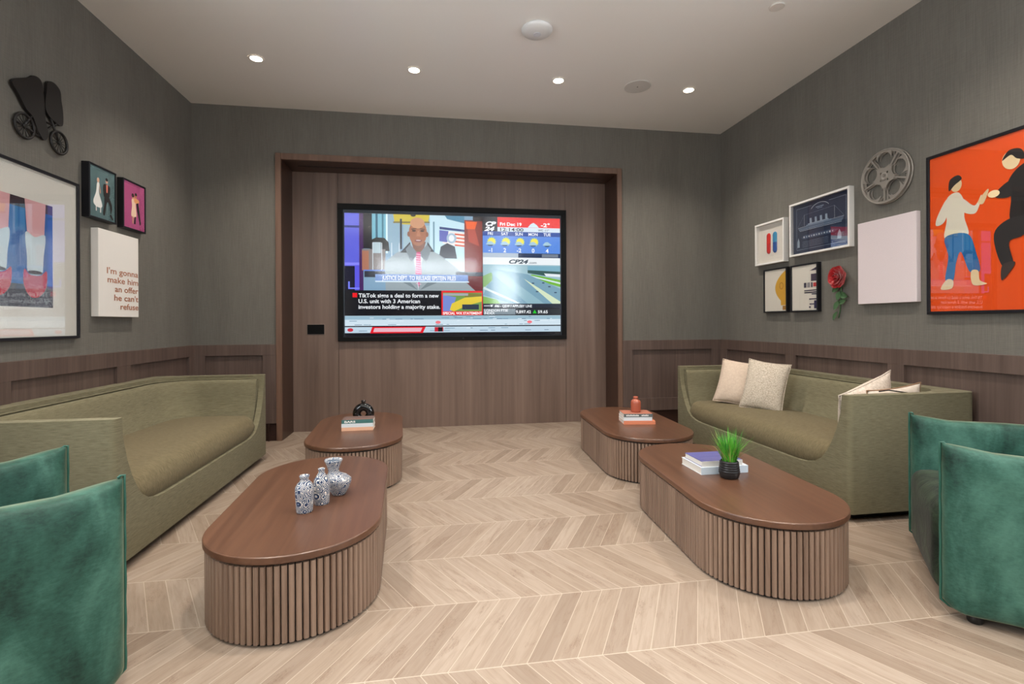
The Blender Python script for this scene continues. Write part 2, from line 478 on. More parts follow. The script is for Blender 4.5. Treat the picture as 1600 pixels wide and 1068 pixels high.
# alcove
bm = bmesh.new()
prot = 0.022
for x0, x1 in ((FXL, AXL), (AXR, FXR)):
    box(bm, x0, x1, YB - prot, YA + 0.06, 0, FZT)
box(bm, AXL, AXR, YB - prot, YA + 0.06, AZT, FZT)
struct('trim_1', bm, M_ALC, bevel=0.003)
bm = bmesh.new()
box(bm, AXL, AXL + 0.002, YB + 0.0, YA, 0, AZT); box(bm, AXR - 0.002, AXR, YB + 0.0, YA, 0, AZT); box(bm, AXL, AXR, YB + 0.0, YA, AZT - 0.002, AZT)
struct('trim_3', bm, M_ALC_SHADE)  # thin sheets over the inner faces, coloured as shaded wood
bm = bmesh.new()
for x0, x1 in ((AXL, -1.0745), (-1.0705, 1.5665), (1.5705, AXR)):
    box(bm, x0, x1, YA, YA + 0.05, 0, AZT)
box(bm, AXL, AXR, YA + 0.01, YA + 0.055, 0, AZT)
struct('wall_alcove', bm, M_ALCP)
bm = bmesh.new(); box(bm, AXL + 0.12, AXR - 0.12, YB + 0.17, YB + 0.19, AZT - 0.006, AZT + 0.004)
struct('trim_2', bm, mat('slot_dark', (40, 28, 22), 0.5))
# slim shadow gap around the frame
# wainscot panelling
ZW, KZ = 0.995, 0.183
def wainscot(name, side, lo, hi, panels, z0p=0.325, z1p=0.884):
    bm = bmesh.new(); th = 0.03
    def B(p0, p1, q0, q1, d0, d1, mi=0):
        if side == 'left': box(bm, XL + d0, XL + d1, p0, p1, q0, q1, mi)
        elif side == 'right': box(bm, XR - d1, XR - d0, p0, p1, q0, q1, mi)
        else: box(bm, p0, p1, YB - d1, YB - d0, q0, q1, mi)
    B(lo, hi, z1p, ZW, 0, th); B(lo, hi, KZ, z0p, 0, th)
    edges = [lo] + [e for p in panels for e in p] + [hi]
    for a, b in zip(edges[0::2], edges[1::2]): B(a, b, z0p, z1p, 0, th)
    for a, b in panels: B(a, b, z0p, z1p, 0, 0.008)
    return struct(name, bm, M_WAIN, bevel=0.0015)
TW = 0.03
Lp = [(3.212 - 1.116 * k, 4.161 - 1.116 * k) for k in range(4, 0, -1)] + [(3.212, 4.161), (4.328, 5.273)]
Lp = [p for p in Lp if p[0] > -1.2]
Rp = [(3.16 - 1.073 * k - 0.02, 4.11 - 1.073 * k - 0.02) for k in range(4, 1, -1)]
Rp = [(0.97, 1.94), (2.10, 3.07), (3.20, 4.15), (4.29, 5.25)]
wainscot('wainscot_left', 'left', Lp[0][0] - 0.14, YB - TW, [(a, min(b, YB)) for a, b in Lp])
wainscot('wainscot_right', 'right', Rp[0][0] - 0.14, YB - TW, Rp)
wainscot('wainscot_back', 'back', XL, FXL - 0.0, [(-2.289, -1.742)])
wainscot('wainscot_alcove_side', 'back', FXR + 0.0, XR, [(2.245, 3.228)])
bm = bmesh.new(); box(bm, XL, FXL, YB - 0.006, YB - 0.0005, 0, KZ); box(bm, FXL - 0.075, FXL - 0.068, YB - 0.03, YB - 0.006, 0, KZ); struct('baseboard_back', bm, M_KICK)
bm = bmesh.new(); box(bm, FXR, XR, YB - 0.006, YB - 0.0005, 0, KZ); struct('baseboard_alcove_side', bm, M_KICK)
bm = bmesh.new(); box(bm, XL + 0.0005, XL + 0.006, Lp[0][0] - 0.14, YB - 0.01, 0, KZ); struct('baseboard_left', bm, M_KICK)
bm = bmesh.new(); box(bm, XR - 0.006, XR - 0.0005, Rp[0][0] - 0.14, YB - 0.01, 0, KZ); struct('baseboard_right', bm, M_KICK)

# ------------------------------------------------------------------ coffee tables
def build_table():
    root = thing('coffee_table', '', 'coffee table')
    L, r, H = 1.419, 0.359, 0.34
    bm = bmesh.new()
    prof = [(-0.014, 0.311), (-0.003, 0.3115), (0, 0.315), (0, 0.3335), (-0.0015, 0.3375), (-0.0055, H), (-0.02, H)]
    rings = []
    for d, z in prof: rings.append([bm.verts.new((x, y, z)) for x, y in stadium(L + 2 * d, r + d, 40)])
    n = len(rings[0])
    for a, b in zip(rings, rings[1:]):
        for i in range(n): bm.faces.new((a[i], a[(i + 1) % n], b[(i + 1) % n], b[i]))
    bm.faces.new(rings[0]); bm.faces.new(rings[-1])
    link('tabletop', bm, M_TOP, root, smooth=24)
    bm = bmesh.new(); prism(bm, stadium(L - 0.05, r - 0.025, 28), 0.0, 0.308); link('plinth', bm, M_PLINTH, root, smooth=40)
    # fluted skirt
    bm = bmesh.new()
    rr = r - 0.022; s = L / 2 - r
    per = 4 * s + 2 * PI * rr; N = 142; pitch = per / N; wd = pitch * 0.84; dp = 0.014
    for k in range(N):
        q = (k + 0.5) * pitch
        if q < 2 * s: px, py, nx, ny = -s + q, -rr, 0, -1
        elif q < 2 * s + PI * rr:
            a = -PI / 2 + (q - 2 * s) / rr; px, py, nx, ny = s + rr * math.cos(a), rr * math.sin(a), math.cos(a), math.sin(a)
        elif q < 4 * s + PI * rr: px, py, nx, ny = s - (q - 2 * s - PI * rr), rr, 0, 1
        else:
            a = PI / 2 + (q - 4 * s - PI * rr) / rr; px, py, nx, ny = -s + rr * math.cos(a), rr * math.sin(a), math.cos(a), math.sin(a)
        tx, ty = -ny, nx
        sec = [(-wd / 2, -0.004), (-wd / 2, dp * 0.55), (-wd * 0.30, dp), (wd * 0.30, dp), (wd / 2, dp * 0.55), (wd / 2, -0.004)]
        prism(bm, [(px + tx * a + nx * b, py + ty * a + ny * b) for a, b in sec], 0.012, 0.301)
    link('fluted_base', bm, M_SLAT, root)
    return root
def copy_tree(o, parent=None):
    c = o.copy(); COL.objects.link(c)
    if parent: c.parent = parent
    for ch in o.children: copy_tree(ch, c)
    return c
tab = build_table()
TABS = [(-0.619, 2.642, 1.623, 'oval fluted walnut coffee table carrying three blue and white patterned vases'),
        (-0.631, 4.259, 1.634, 'oval fluted walnut coffee table carrying books and a black ring vase'),
        (1.630, 2.578, 1.518, 'oval fluted walnut coffee table carrying two books and a potted grass'),
        (1.700, 4.109, 1.526, 'oval fluted walnut coffee table carrying books topped by an orange vase')]
for i, (x, y, a, lb) in enumerate(TABS):
    o = tab if i == 0 else copy_tree(tab)
    o.location = (x, y, 0); o.rotation_euler = (0, 0, a); o['label'] = lb; o['group'] = 'oval fluted coffee tables'
TT = 0.34

# ------------------------------------------------------------------ sofas
def build_sofa():
    root = thing('sofa', '', 'sofa')
    D_, L_, H_ = 0.91, 2.115, 0.757
    hx, hy = D_ / 2, L_ / 2
    bm = bmesh.new()
    rr = 0.03; rb = 0.07
    out = arc(hx - rr, -hy + rr, rr, -90, 0, 5) + arc(hx - rr, hy - rr, rr, 0, 90, 5) + arc(-hx + rb, hy - rb, rb, 90, 180, 8) + arc(-hx + rb, -hy + rb, rb, 180, 270, 8)
    prism(bm, out, 0.05, H_)
    body = link('body', bm, M_SOFA, root)
    # hollow
    bm = bmesh.new(); rc = 0.26; xb, yb = -hx + 0.105, hy - 0.066
    cav = [(hx - 0.045, -yb), (hx - 0.045, yb)] + arc(xb + rc, yb - rc, rc, 90, 180, 12) + arc(xb + rc, -yb + rc, rc, 180, 270, 12)
    prism(bm, cav, 0.2, 1.0)
    c1 = link('cut', bm, M_SOFA)
    # front opening following the sweep of the arms
    half = [(0.055, 0.90), (0.058, 0.757), (0.068, 0.65), (0.10, 0.54), (0.135, 0.46), (0.175, 0.39), (0.22, 0.335), (0.28, 0.295), (0.36, 0.275), (0.46, 0.268)]
    prof = [(-hy + d, z) for d, z in half] + [(hy - d, z) for d, z in reversed(half)]
    bm = bmesh.new(); prism(bm, prof, hx - 0.09, hx + 0.1, axis='x')
    c2 = link('cut', bm, M_SOFA)
    bool_mesh(body, [c1, c2])
    body.data.polygons.foreach_set('use_smooth', [True] * len(body.data.polygons)); body.data.set_sharp_from_angle(angle=math.radians(30))
    b = body.modifiers.new('bevel', 'BEVEL'); b.width = 0.014; b.segments = 3; b.limit_method = 'ANGLE'; b.angle_limit = math.radians(40); b.harden_normals = True
    # padded inner lining: U sweep
    bm = bmesh.new()
    x_f = hx - 0.05
    def path(off, z):
        r_ = rc - off * 0.4; xo, yo = xb + off * 1.5, yb - off
        side = [x_f - (x_f - (xo + r_)) * k / 8 for k in range(8)]
        p = [(x, yo) for x in side] + arc(xo + r_, yo - r_, r_, 90, 180, 12)
        p2 = [(x, -y) for x, y in reversed(p)]
        return [(x, y, z) for x, y in p + p2]
    secs = [path(0.0, 0.22), path(0.0, 0.70), path(0.008, 0.716), path(0.022, 0.722), path(0.036, 0.714), path(0.046, 0.69), path(0.058, 0.60), path(0.085, 0.48), path(0.115, 0.40), path(0.13, 0.22)]
    rings = [[bm.verts.new(p) for p in s] for s in secs]
    m = len(rings[0])
    for i in range(len(rings)):
        a, b2 = rings[i], rings[(i + 1) % len(rings)]
        for k in range(m - 1):
            bm.faces.new((a[k], a[k + 1], b2[k + 1], b2[k]))
    bm.faces.new([r[0] for r in rings]); bm.faces.new([r[-1] for r in rings])
    link('back_lining', bm, M_SOFA, root, smooth=50)
    # piping where the lining meets the rim
    bm = bmesh.new()
    tube(bm, path(0.003, 0.726), 0.005, 6)
    link('piping', bm, M_SOFA, root)
    # seat cushion
    bm = bmesh.new()
    sx0, sx1 = xb + 0.08, hx - 0.012
    NX, NY = 26, 60; hyS = hy - 0.12
    top, bot = [], []
    for i in range(NX + 1):
        u = i / NX; rt_, rb_ = [], []
        for j in range(NY + 1):
            v = 2 * j / NY - 1
            y = v * hyS
            e = max(0.0, (abs(v) * hyS - (hyS - 0.17)) / 0.17)           # rounded ends in plan
            cut = 0.13 * (1 - math.sqrt(max(0, 1 - e * e)))
            x = sx0 + (sx1 - cut - sx0) * u
            d = (sx1 - cut) - x                                            # distance from the nose
            zt = 0.425 + 0.022 * (1 - v * v) * math.sin(PI * min(1, u * 1.05))
            R = 0.10
            if d < R: zt -= R * 0.9 * (1 - math.sqrt(max(0, 1 - (1 - d / R) ** 2)))
            ed = hyS - abs(y)
            if ed < 0.08: zt -= 0.05 * (1 - math.sqrt(max(0, 1 - (1 - ed / 0.08) ** 2)))
            zb = 0.24
            q = max(0.0, (abs(v) * hyS - (hyS - 0.32)) / 0.32)
            zb += 0.13 * (q ** 2.2)
            if d < 0.04: zb = min(zt - 0.01, zb + 0.02 * (1 - d / 0.04))
            rt_.append(bm.verts.new((x, y, zt))); rb_.append(bm.verts.new((x - (0.0 if d > 0.001 else 0.012), y, min(zb, zt - 0.005))))
        top.append(rt_); bot.append(rb_)
    for i in range(NX):
        for j in range(NY):
            bm.faces.new((top[i][j], top[i + 1][j], top[i + 1][j + 1], top[i][j + 1]))
            bm.faces.new((bot[i][j], bot[i][j + 1], bot[i + 1][j + 1], bot[i + 1][j]))
    for j in range(NY):
        bm.faces.new((top[0][j], top[0][j + 1], bot[0][j + 1], bot[0][j])); bm.faces.new((top[NX][j], bot[NX][j], bot[NX][j + 1], top[NX][j + 1]))
    for i in range(NX):
        bm.faces.new((top[i][0], bot[i][0], bot[i + 1][0], top[i + 1][0])); bm.faces.new((top[i][NY], top[i + 1][NY], bot[i + 1][NY], bot[i][NY]))
    link('seat_cushion', bm, M_SEAT, root, smooth=True)
    bm = bmesh.new(); box(bm, -hx + 0.06, hx - 0.08, -hy + 0.07, hy - 0.07, 0.0, 0.06); link('plinth', bm, M_PLINTH, root)
    return root
sofa = build_sofa()
sofa.location = (-1.945, 3.632, 0); sofa['label'] = 'empty olive green curved-arm sofa under the bicycle wall ornament'; sofa['group'] = 'olive sofas'
s2 = copy_tree(sofa); s2.location = (2.885, 3.632, 0); s2.rotation_euler = (0, 0, PI); s2['label'] = 'olive green curved-arm sofa holding scatter cushions under the film reel'

# scatter cushions
def pillow(name, label, W, Hh, T, m, loc, rotm, seam=None, group='scatter cushions on the sofa', squash=0.0):
    root = thing(name, label, 'cushion', group=group)
    bm = bmesh.new(); N = 22
    g1, g2 = [], []
    for i in range(N + 1):
        a1, a2 = [], []
        for j in range(N + 1):
            u, v = 2 * i / N - 1, 2 * j / N - 1
            # pinched sides: edges curve inward between the corners
            x = u * W / 2 * (1 - 0.07 * (1 - v * v) * abs(u) ** 3); y = v * Hh / 2 * (1 - 0.07 * (1 - u * u) * abs(v) ** 3)
            th = T / 2 * ((1 - abs(u) ** 2.4) * (1 - abs(v) ** 2.4)) ** 0.55
            wr = 0.004 * math.sin(9 * u + 4 * v * v) * (1 - u * u) * (1 - v * v)
            if i in (0, N) or j in (0, N): th = 0
            a = bm.verts.new((x, y, th + wr)); a1.append(a)
            a2.append(a if (i in (0, N) or j in (0, N)) else bm.verts.new((x, y, -th + wr)))
        g1.append(a1); g2.append(a2)
    for i in range(N):
        for j in range(N):
            bm.faces.new((g1[i][j], g1[i + 1][j], g1[i + 1][j + 1], g1[i][j + 1]))
            bm.faces.new((g2[i][j], g2[i][j + 1], g2[i + 1][j + 1], g2[i + 1][j]))
    edge = [v.co.copy() for v in [g1[i][0] for i in range(N)] + [g1[N][j] for j in range(N)] + [g1[i][N] for i in range(N, 0, -1)] + [g1[0][j] for j in range(N, 0, -1)]]
    link('cover', bm, m, root, smooth=True)
    bm = bmesh.new(); tube(bm, edge, 0.004, 6, closed=True); link('piping', bm, seam or m, root)
    m4 = rotm.to_4x4(); m4.translation = loc; root.matrix_world = m4
    return root
def axes(right, upv):
    r = Vector(right).normalized(); u = Vector(upv); u = (u - r * u.dot(r)).normalized()
    return Matrix((r, u, r.cross(u))).transposed()
# facing the room (-X): right of the cushion = -Y
pillow('cushion', 'plain blush linen cushion leaning in the sofa corner nearest the television', 0.44, 0.43, 0.15, M_PIL, (2.84, 4.22, 0.625), axes((0.64, -0.77, -0.10), (0.32, 0.26, 0.9)))
pillow('cushion', 'speckled oat woven cushion leaning against the plain blush cushion', 0.34, 0.45, 0.14, M_PILW, (2.865, 3.93, 0.635), axes((0.66, -0.75, -0.12), (0.24, 0.2, 0.95)))
pillow('cushion', 'speckled cream cushion standing tallest behind the sofa arm beside the green armchairs', 0.46, 0.46, 0.15, fabric('flecked_cream', (186, 172, 156), (226, 214, 202), freq=70), (2.84, 2.89, 0.59), axes((0.93, 0.10, 0.32), (-0.02, -0.28, 1)))
p4 = pillow('cushion', 'small cream cushion with a dark cord peeking over the sofa arm', 0.40, 0.40, 0.10, M_CREAM, (2.92, 2.755, 0.585), axes((0.95, 0.0, 0.10), (-0.08, -0.12, 1)), seam=mat('cushion_cord', (150, 116, 88), 0.8))
bm = bmesh.new(); tube(bm, [(-0.13, 0.19, 0.02), (-0.07, 0.193, 0.03), (0.0, 0.175, 0.035), (0.06, 0.16, 0.04)], 0.004, 6); link('cord', bm, mat('dark_cord', (50, 40, 34), 0.8), p4)

# ------------------------------------------------------------------ velvet armchairs
def velvet_panel(name, parent, length, height, thick, z0, seed):
    """upholstered slab: local x = away from the front end, y = thickness"""
    rnd = random.Random(seed)
    bm = bmesh.new(); NX = 34; K = 40
    rings = []
    for i in range(NX + 1):
        s = length * (i / NX) ** 1.35 if i else 0.0
        e0 = min(1.0, s / 0.10); e1 = min(1.0, (length - s) / 0.10)
        f = math.sqrt(max(0, 1 - (1 - e0) ** 2)) * math.sqrt(max(0, 1 - (1 - e1) ** 2))
        ht = max(0.005, thick / 2 * (0.04 + 0.96 * f))
        ztop = height - 0.022 * min(1, s / 0.16) + 0.004 * math.sin(s * 9 + seed)
        zb = z0 + 0.0 + 0.035 * (1 - min(1, s / 0.07)) ** 2
        hz = (ztop - zb) / 2; zc = (ztop + zb) / 2
        ring = []
        for k in range(K):
            a = 2 * PI * k / K
            c, sn = math.cos(a), math.sin(a)
            # superellipse section: flat sides, round top and bottom
            y = ht * math.copysign(abs(c) ** 0.35, c)
            z = zc + hz * math.copysign(abs(sn) ** 0.72, sn)
            wob = 0.0025 * math.sin(z * 40 + s * 23 + seed) * f
            ring.append(bm.verts.new((s, y + wob, z)))
        rings.append(ring)
    for a, b in zip(rings, rings[1:]):
        for k in range(K): bm.faces.new((a[k], a[(k + 1) % K], b[(k + 1) % K], b[k]))
    bm.faces.new(rings[0]); bm.faces.new(rings[-1])
    o = link(name, bm, M_VEL, parent, smooth=True)
    bm = bmesh.new()
    pts = [(-0.004, 0.003 * math.sin(k * 1.3), z0 + 0.03 + (height + 0.004 - z0 - 0.03) * k / 24) for k in range(25)]
    pts = [(0.05, 0, z0 + 0.002), (0.02, 0, z0 + 0.01)] + pts + [(0.006, 0, height + 0.004), (0.014, 0, height - 0.003)]
    tube(bm, pts, 0.005, 8); link('piping', bm, M_PIPE, o)
    return o
def build_armchair(width):
    root = thing('armchair', '', 'armchair')
    # local: faces -x (front at x=0), arms along +x, at y = +-width/2
    dep = 0.86
    for s, nm in ((-1, 'arm_panel'), (1, 'arm_panel')):
        o = velvet_panel(nm, root, dep, 0.70, 0.15, 0.034, 3 + s); o.location = (0, s * width / 2, 0)
    # back panel, standing across the far end between the arms
    o = velvet_panel('backrest', root, width - 0.15, 0.70, 0.15, 0.045, 8); o.location = (dep - 0.09, -(width - 0.15) / 2, 0); o.rotation_euler = (0, 0, PI / 2)
    bm = bmesh.new(); rbox(bm, (-0.015 + (dep - 0.13) / 2, 0, 0.24), ((dep - 0.13) / 2, width / 2 - 0.072, 0.195), (0.07, 0.05, 0.07), 14, crown=0.015)
    link('seat', bm, M_VELD, root, smooth=True)
    for x in (0.10, dep - 0.10):
        for s in (-1, 1):
            bm = bmesh.new(); lathe(bm, [(0.022, 0), (0.026, 0.008), (0.026, 0.052)], 20, c=(x, s * (width / 2 - 0.0), 0)); link('foot', bm, mat('black_foot', (18, 18, 18), 0.4), root)
    return root
ch = build_armchair(0.77)
# front corners of the arms: (2.04, 1.71) and (2.53, 2.31)
ang = math.atan2(-0.65, 0.76)
ch.location = (2.295, 2.01, 0); ch.rotation_euler = (0, 0, ang)
ch['label'] = 'green velvet slab-arm armchair next to the sofa with scatter cushions'; ch['group'] = 'green velvet armchairs'
ch2 = build_armchair(0.68); ch2['group'] = 'green velvet armchairs'
ch2.location = (-1.262, 2.048, 0); ch2.rotation_euler = (0, 0, math.radians(-135)); ch2['label'] = 'green velvet slab-arm armchair next to the empty sofa'

# ------------------------------------------------------------------ television
tv = wall_thing('television', 'large wall television in a black frame showing a news channel', 'television', YA, 0.2475, 1.78)
bm = bmesh.new()
fx0, fx1, fz0, fz1 = -1.3205, 1.3205, -0.775, 0.774
ix0, ix1, iz0, iz1 = -1.262, 1.262, -0.728, 0.712
for a0, a1, b0, b1 in ((fx0, fx1, iz1, fz1), (fx0, fx1, fz0, iz0), (fx0, ix0, iz0, iz1), (ix1, fx1, iz0, iz1)):
    box(bm, a0, a1, b0, b1, 0.0, 0.05)
link('frame', bm, mat('tv_frame_black', (5, 5, 6), 0.5, spec=0.2), tv, bevel=0.002)
bm = bmesh.new()
sx0, sx1, sz0, sz1 = -1.2465, 1.2465, -0.722 + 0.0, 0.672
for a0, a1, b0, b1 in ((ix0, ix1, sz1, iz1), (ix0, ix1, iz0, sz0), (ix0, sx0, sz0, sz1), (sx1, ix1, sz0, sz1)):
    box(bm, a0, a1, b0, b1, 0.0, 0.034)
link('bezel', bm, mat('tv_bezel_grey', (52, 58, 66), 0.3, 0.4), tv)
ES = 0.85
SM = {}
def em(rgb, k=1.0):
    key = (rgb, k)
    if key not in SM:
        SM[key] = mat('screen_%02x%02x%02x_%d' % (rgb + (int(k * 100),)), (2, 2, 2), 0.12, spec=0.5, emit=rgb, estr=ES * k)
    return SM[key]
bm = bmesh.new(); box(bm, sx0, sx1, sz0, sz1, 0.0, 0.028); scr = link('screen', bm, em((6, 8, 14)), tv)
UW = 2.493 / 100.0
class TVPic(Pic):
    """u 0..100 across, v 0..56 downward"""
    def P(self, pts): return [(sx0 + u * UW, sz1 - v * (sz1 - sz0) / 56.0) for u, v in pts]
    def q(self, pts, c, k=1.0): self.c += 0.00002; return self.poly(self.P(pts), em(c, k), 0.00003)
    def r(self, u0, u1, v0, v1, c, k=1.0): return self.q([(u0, v0), (u1, v0), (u1, v1), (u0, v1)], c, k)
    def e(self, u, v, ru, rv, c, rot=0.0): return self.q(ellipse(u, v, ru, rv, 22, rot), c)
    def t(self, s, u, v, h, c, w=None, align='l', bold=0.02, shear=0.0):
        (a, b), = self.P([(u, v)])
        self.c += 0.00005
        text_into(self.bm, s, a, b, self.c, h * UW, self.mi(em(c)), None if w is None else w * UW, align, bold, shear)
        return self
P = TVPic()
# studio picture
P.r(0, 62.4, 0, 35, (126, 160, 186))
P.r(0, 7, 0, 35, (92, 96, 214)); P.r(0, 7, 5.6, 6.6, (30, 44, 120)); P.r(0, 7, 22.4, 23.6, (130, 130, 240)); P.r(0, 4.4, 24, 35, (10, 10, 40)); P.r(4.4, 7, 23.6, 35, (88, 84, 220))
P.r(6.4, 8.2, 0, 35, (66, 30, 90)); P.q([(1.5, 31), (1.5, 34.4), (6.5, 34.4), (6.5, 33.8), (2.2, 33.8), (2.2, 31)], (120, 130, 250))
P.r(8.2, 12, 0, 16, (10, 14, 26)); P.r(12, 19, 0, 18, (112, 176, 196)); P.r(13.6, 14.6, 0, 18, (44, 96, 120)); P.r(16.4, 17.2, 0, 18, (60, 120, 140)); P.r(18.2, 19, 0, 18, (214, 238, 244))
P.r(19, 24.5, 0, 18, (138, 170, 190)); P.q([(21.5, 0), (38, 0), (37.4, 3.0), (34, 4.6), (26, 4.6), (22, 3.4)], (198, 180, 52)); P.q([(21.5, 3.3), (38, 3.0), (38, 3.7), (21.5, 4.1)], (120, 110, 50)); P.r(24.5, 25.4, 2, 16, (28, 34, 44)); P.r(26, 38, 4.8, 16, (150, 178, 190))
P.e(30.5, 0.2, 1.2, 0.7, (12, 12, 14))
P.r(38, 54, 0, 26, (190, 222, 234)); P.q([(45, 0), (54, 0), (54, 3.4), (46, 1.6)], (70, 130, 160)); P.r(39.5, 40.2, 3, 26, (96, 140, 160))
P.q([(42.5, 5.2), (54, 6.4), (54, 7.4), (42.5, 6.4)], (30, 60, 120))
P.q([(42.4, 6.8), (55.5, 8), (54, 14.6), (44, 13)], (232, 226, 224)); P.q([(42.4, 6.8), (46.6, 7.2), (46, 12.4), (42.4, 12)], (90, 100, 180))
for k in range(4): P.q([(49.5, 8.2 + k * 1.7), (55, 8.7 + k * 1.7), (54.8, 9.4 + k * 1.7), (49.5, 8.9 + k * 1.7)], (214, 84, 50))
P.e(48, 10.5, 2.3, 2.4, (160, 184, 206)); P.e(48, 10.5, 1.3, 1.5, (226, 232, 238))
P.r(54, 62.4, 1.8, 35, (128, 40, 34)); P.q([(54.5, 2.4), (60, 2.6), (59, 6), (55, 6)], (232, 92, 20)); P.q([(55.5, 6), (59, 6), (61, 14), (56, 12)], (176, 66, 48)); P.r(58, 62.4, 0, 2.2, (20, 14, 24))
P.q([(11, 17), (11.5, 12), (14, 10.8), (17.5, 11), (19.4, 13), (19.8, 17)], (10, 12, 16)); P.q([(42, 20), (43, 14.5), (46, 12.8), (49.5, 14.4), (50.5, 20)], (36, 44, 60))
P.r(7.6, 18, 16.2, 26, (128, 120, 118)); P.r(7.6, 10.6, 17, 26, (168, 112, 88)); P.r(12.4, 16, 13, 18, (176, 196, 204))
for a in (12.2, 16.2, 20.6, 24): P.r(a, a + 0.3, 13.2, 26, (214, 226, 232))
P.r(8.6, 25, 26.2, 29, (40, 44, 56)); P.r(8.2, 26, 25.6, 26.2, (96, 130, 210))
P.q([(18, 35), (17.6, 22), (23, 17.6), (29.5, 15.2), (36, 15.2), (42, 18), (50, 24), (57, 31), (60.5, 35)], (146, 160, 166))
P.r(50, 62.4, 26.2, 28.2, (34, 44, 62)); P.r(50, 62.4, 28.6, 30.4, (60, 62, 92)); P.q([(52, 28.6), (62.4, 28.6), (62.4, 35), (59, 35)], (104, 34, 40))
P.q([(24.5, 17.6), (29, 12.6), (30, 17.6)], (22, 30, 40)); P.q([(36, 17), (37, 12.4), (40, 17)], (22, 30, 40))
P.q([(28.8, 15), (36.6, 15), (34.2, 22), (32.7, 35), (31, 22)], (196, 210, 220))
# presenter
P.q([(29.6, 12.4), (36.2, 12.4), (35, 16.8), (32.8, 18), (30.8, 16.8)], (120, 70, 48))
P.e(32.6, 8.3, 4.1, 6.1, (158, 98, 66)); P.e(32.4, 3.8, 3.3, 2.5, (196, 142, 104)); P.e(28.4, 9.0, 0.6, 1.2, (130, 80, 56)); P.e(36.8, 9.0, 0.6, 1.2, (130, 80, 56))
P.e(30.8, 7.4, 0.9, 0.45, (60, 40, 34)); P.e(34.6, 7.4, 0.9, 0.45, (60, 40, 34)); P.q([(29.6, 6.5), (31.9, 6.2), (31.9, 6.6), (29.6, 6.9)], (70, 46, 38)); P.q([(33.5, 6.2), (35.8, 6.5), (35.8, 6.9), (33.5, 6.6)], (70, 46, 38))
P.q([(32.4, 7.4), (33.2, 7.4), (34, 10), (31.8, 10)], (178, 114, 80)); P.e(32.8, 12.0, 1.7, 0.65, (120, 56, 52)); P.e(32.8, 11.8, 1.2, 0.25, (210, 180, 176))
P.q([(29.0, 13.6), (32.6, 18), (29.4, 22), (27.0, 16)], (108, 120, 128)); P.q([(36.8, 13.6), (33, 18), (36.4, 22), (38.6, 16)], (108, 120, 128))
P.q([(31.9, 17.2), (33.7, 17.2), (34.2, 27), (33, 33.6), (31.4, 27)], (202, 72, 124))
for k in range(14): P.q([(31.6, 18 + k * 1.05), (34.0, 18.3 + k * 1.05), (34.0, 18.6 + k * 1.05), (31.6, 18.3 + k * 1.05)], (228, 180, 202))
P.q([(26, 28), (32.4, 34.8), (26, 31.4)], (112, 126, 134)); P.q([(40, 28), (33.4, 34.8), (41, 31.4)], (112, 126, 134))
# caption banner
P.r(13.4, 55.6, 27.6, 30.6, (120, 150, 206)); P.r(13.4, 56, 30.6, 31.2, (206, 226, 240))
P.t('JUSTICE DEPT. TO RELEASE EPSTEIN FILES', 16.4, 30.2, 1.9, (236, 240, 250), w=33.5)
# headline
P.r(0, 43.2, 35, 46.4, (10, 12, 22)); P.r(3.4, 5.4, 36.2, 38.2, (230, 16, 30))
P.t('TikTok signs a deal to form a new', 6, 38.2, 1.75, (236, 240, 244), w=36.0)
P.t('U.S. unit with 3 American', 6, 40.8, 1.75, (236, 240, 244), w=27.4)
P.t('investors holding a majority stake.', 6, 43.4, 1.75, (236, 240, 244), w=36.6)
# weather map
P.r(43.2, 62.4, 35, 46.4, (226, 30, 40)); P.r(43.9, 62.0, 35.9, 44.6, (112, 150, 76)); P.q([(43.9, 37), (50, 38), (48, 44.6), (43.9, 44.6)], (116, 136, 206)); P.q([(48, 41), (54, 38.2), (62, 37.6), (62, 40), (55, 42), (49, 44.6), (47, 44)], (222, 196, 60))
P.q([(54, 36), (62, 36.4), (62, 37.6), (54, 38)], (120, 120, 54)); P.r(52.8, 60.6, 41.4, 43.8, (40, 52, 70)); P.r(44, 55.6, 36.2, 37.3, (160, 164, 168))
P.t('SPECIAL WX STATEMENT', 43.8, 46.1, 1.15, (250, 244, 244), w=18.2, bold=0.03)
# right column
P.r(62.6, 69.4, 0, 7, (12, 16, 34)); P.t('CP', 64.0, 4.2, 1.9, (240, 244, 250), w=5.0, bold=0.05, shear=0.3); P.t('24', 63.3, 6.6, 1.9, (240, 244, 250), w=5.0, bold=0.05, shear=0.3)
P.r(69.6, 100, 0, 4.7, (228, 10, 22)); P.t('Fri Dec 19', 70.8, 4.0, 1.5, (255, 246, 246), w=10.4, bold=0.03)
P.q([(84.2, 4.6), (85.6, 3), (87, 2.3), (88.6, 3.4), (89.6, 4.6)], (200, 224, 240)); P.t('-2°', 90.6, 4.2, 1.7, (255, 246, 246), w=4.4, bold=0.03)
P.r(69.6, 100, 4.7, 6.8, (206, 220, 234)); P.t('12:14:00', 70.9, 6.55, 1.5, (20, 24, 40), w=11.2, bold=0.02); P.t('WC -11°', 89.2, 6.3, 0.9, (60, 66, 84), w=5.4)
P.r(62.6, 100, 6.8, 8.9, (20, 66, 150)); P.r(62.6, 100, 8.9, 17, (86, 136, 220))
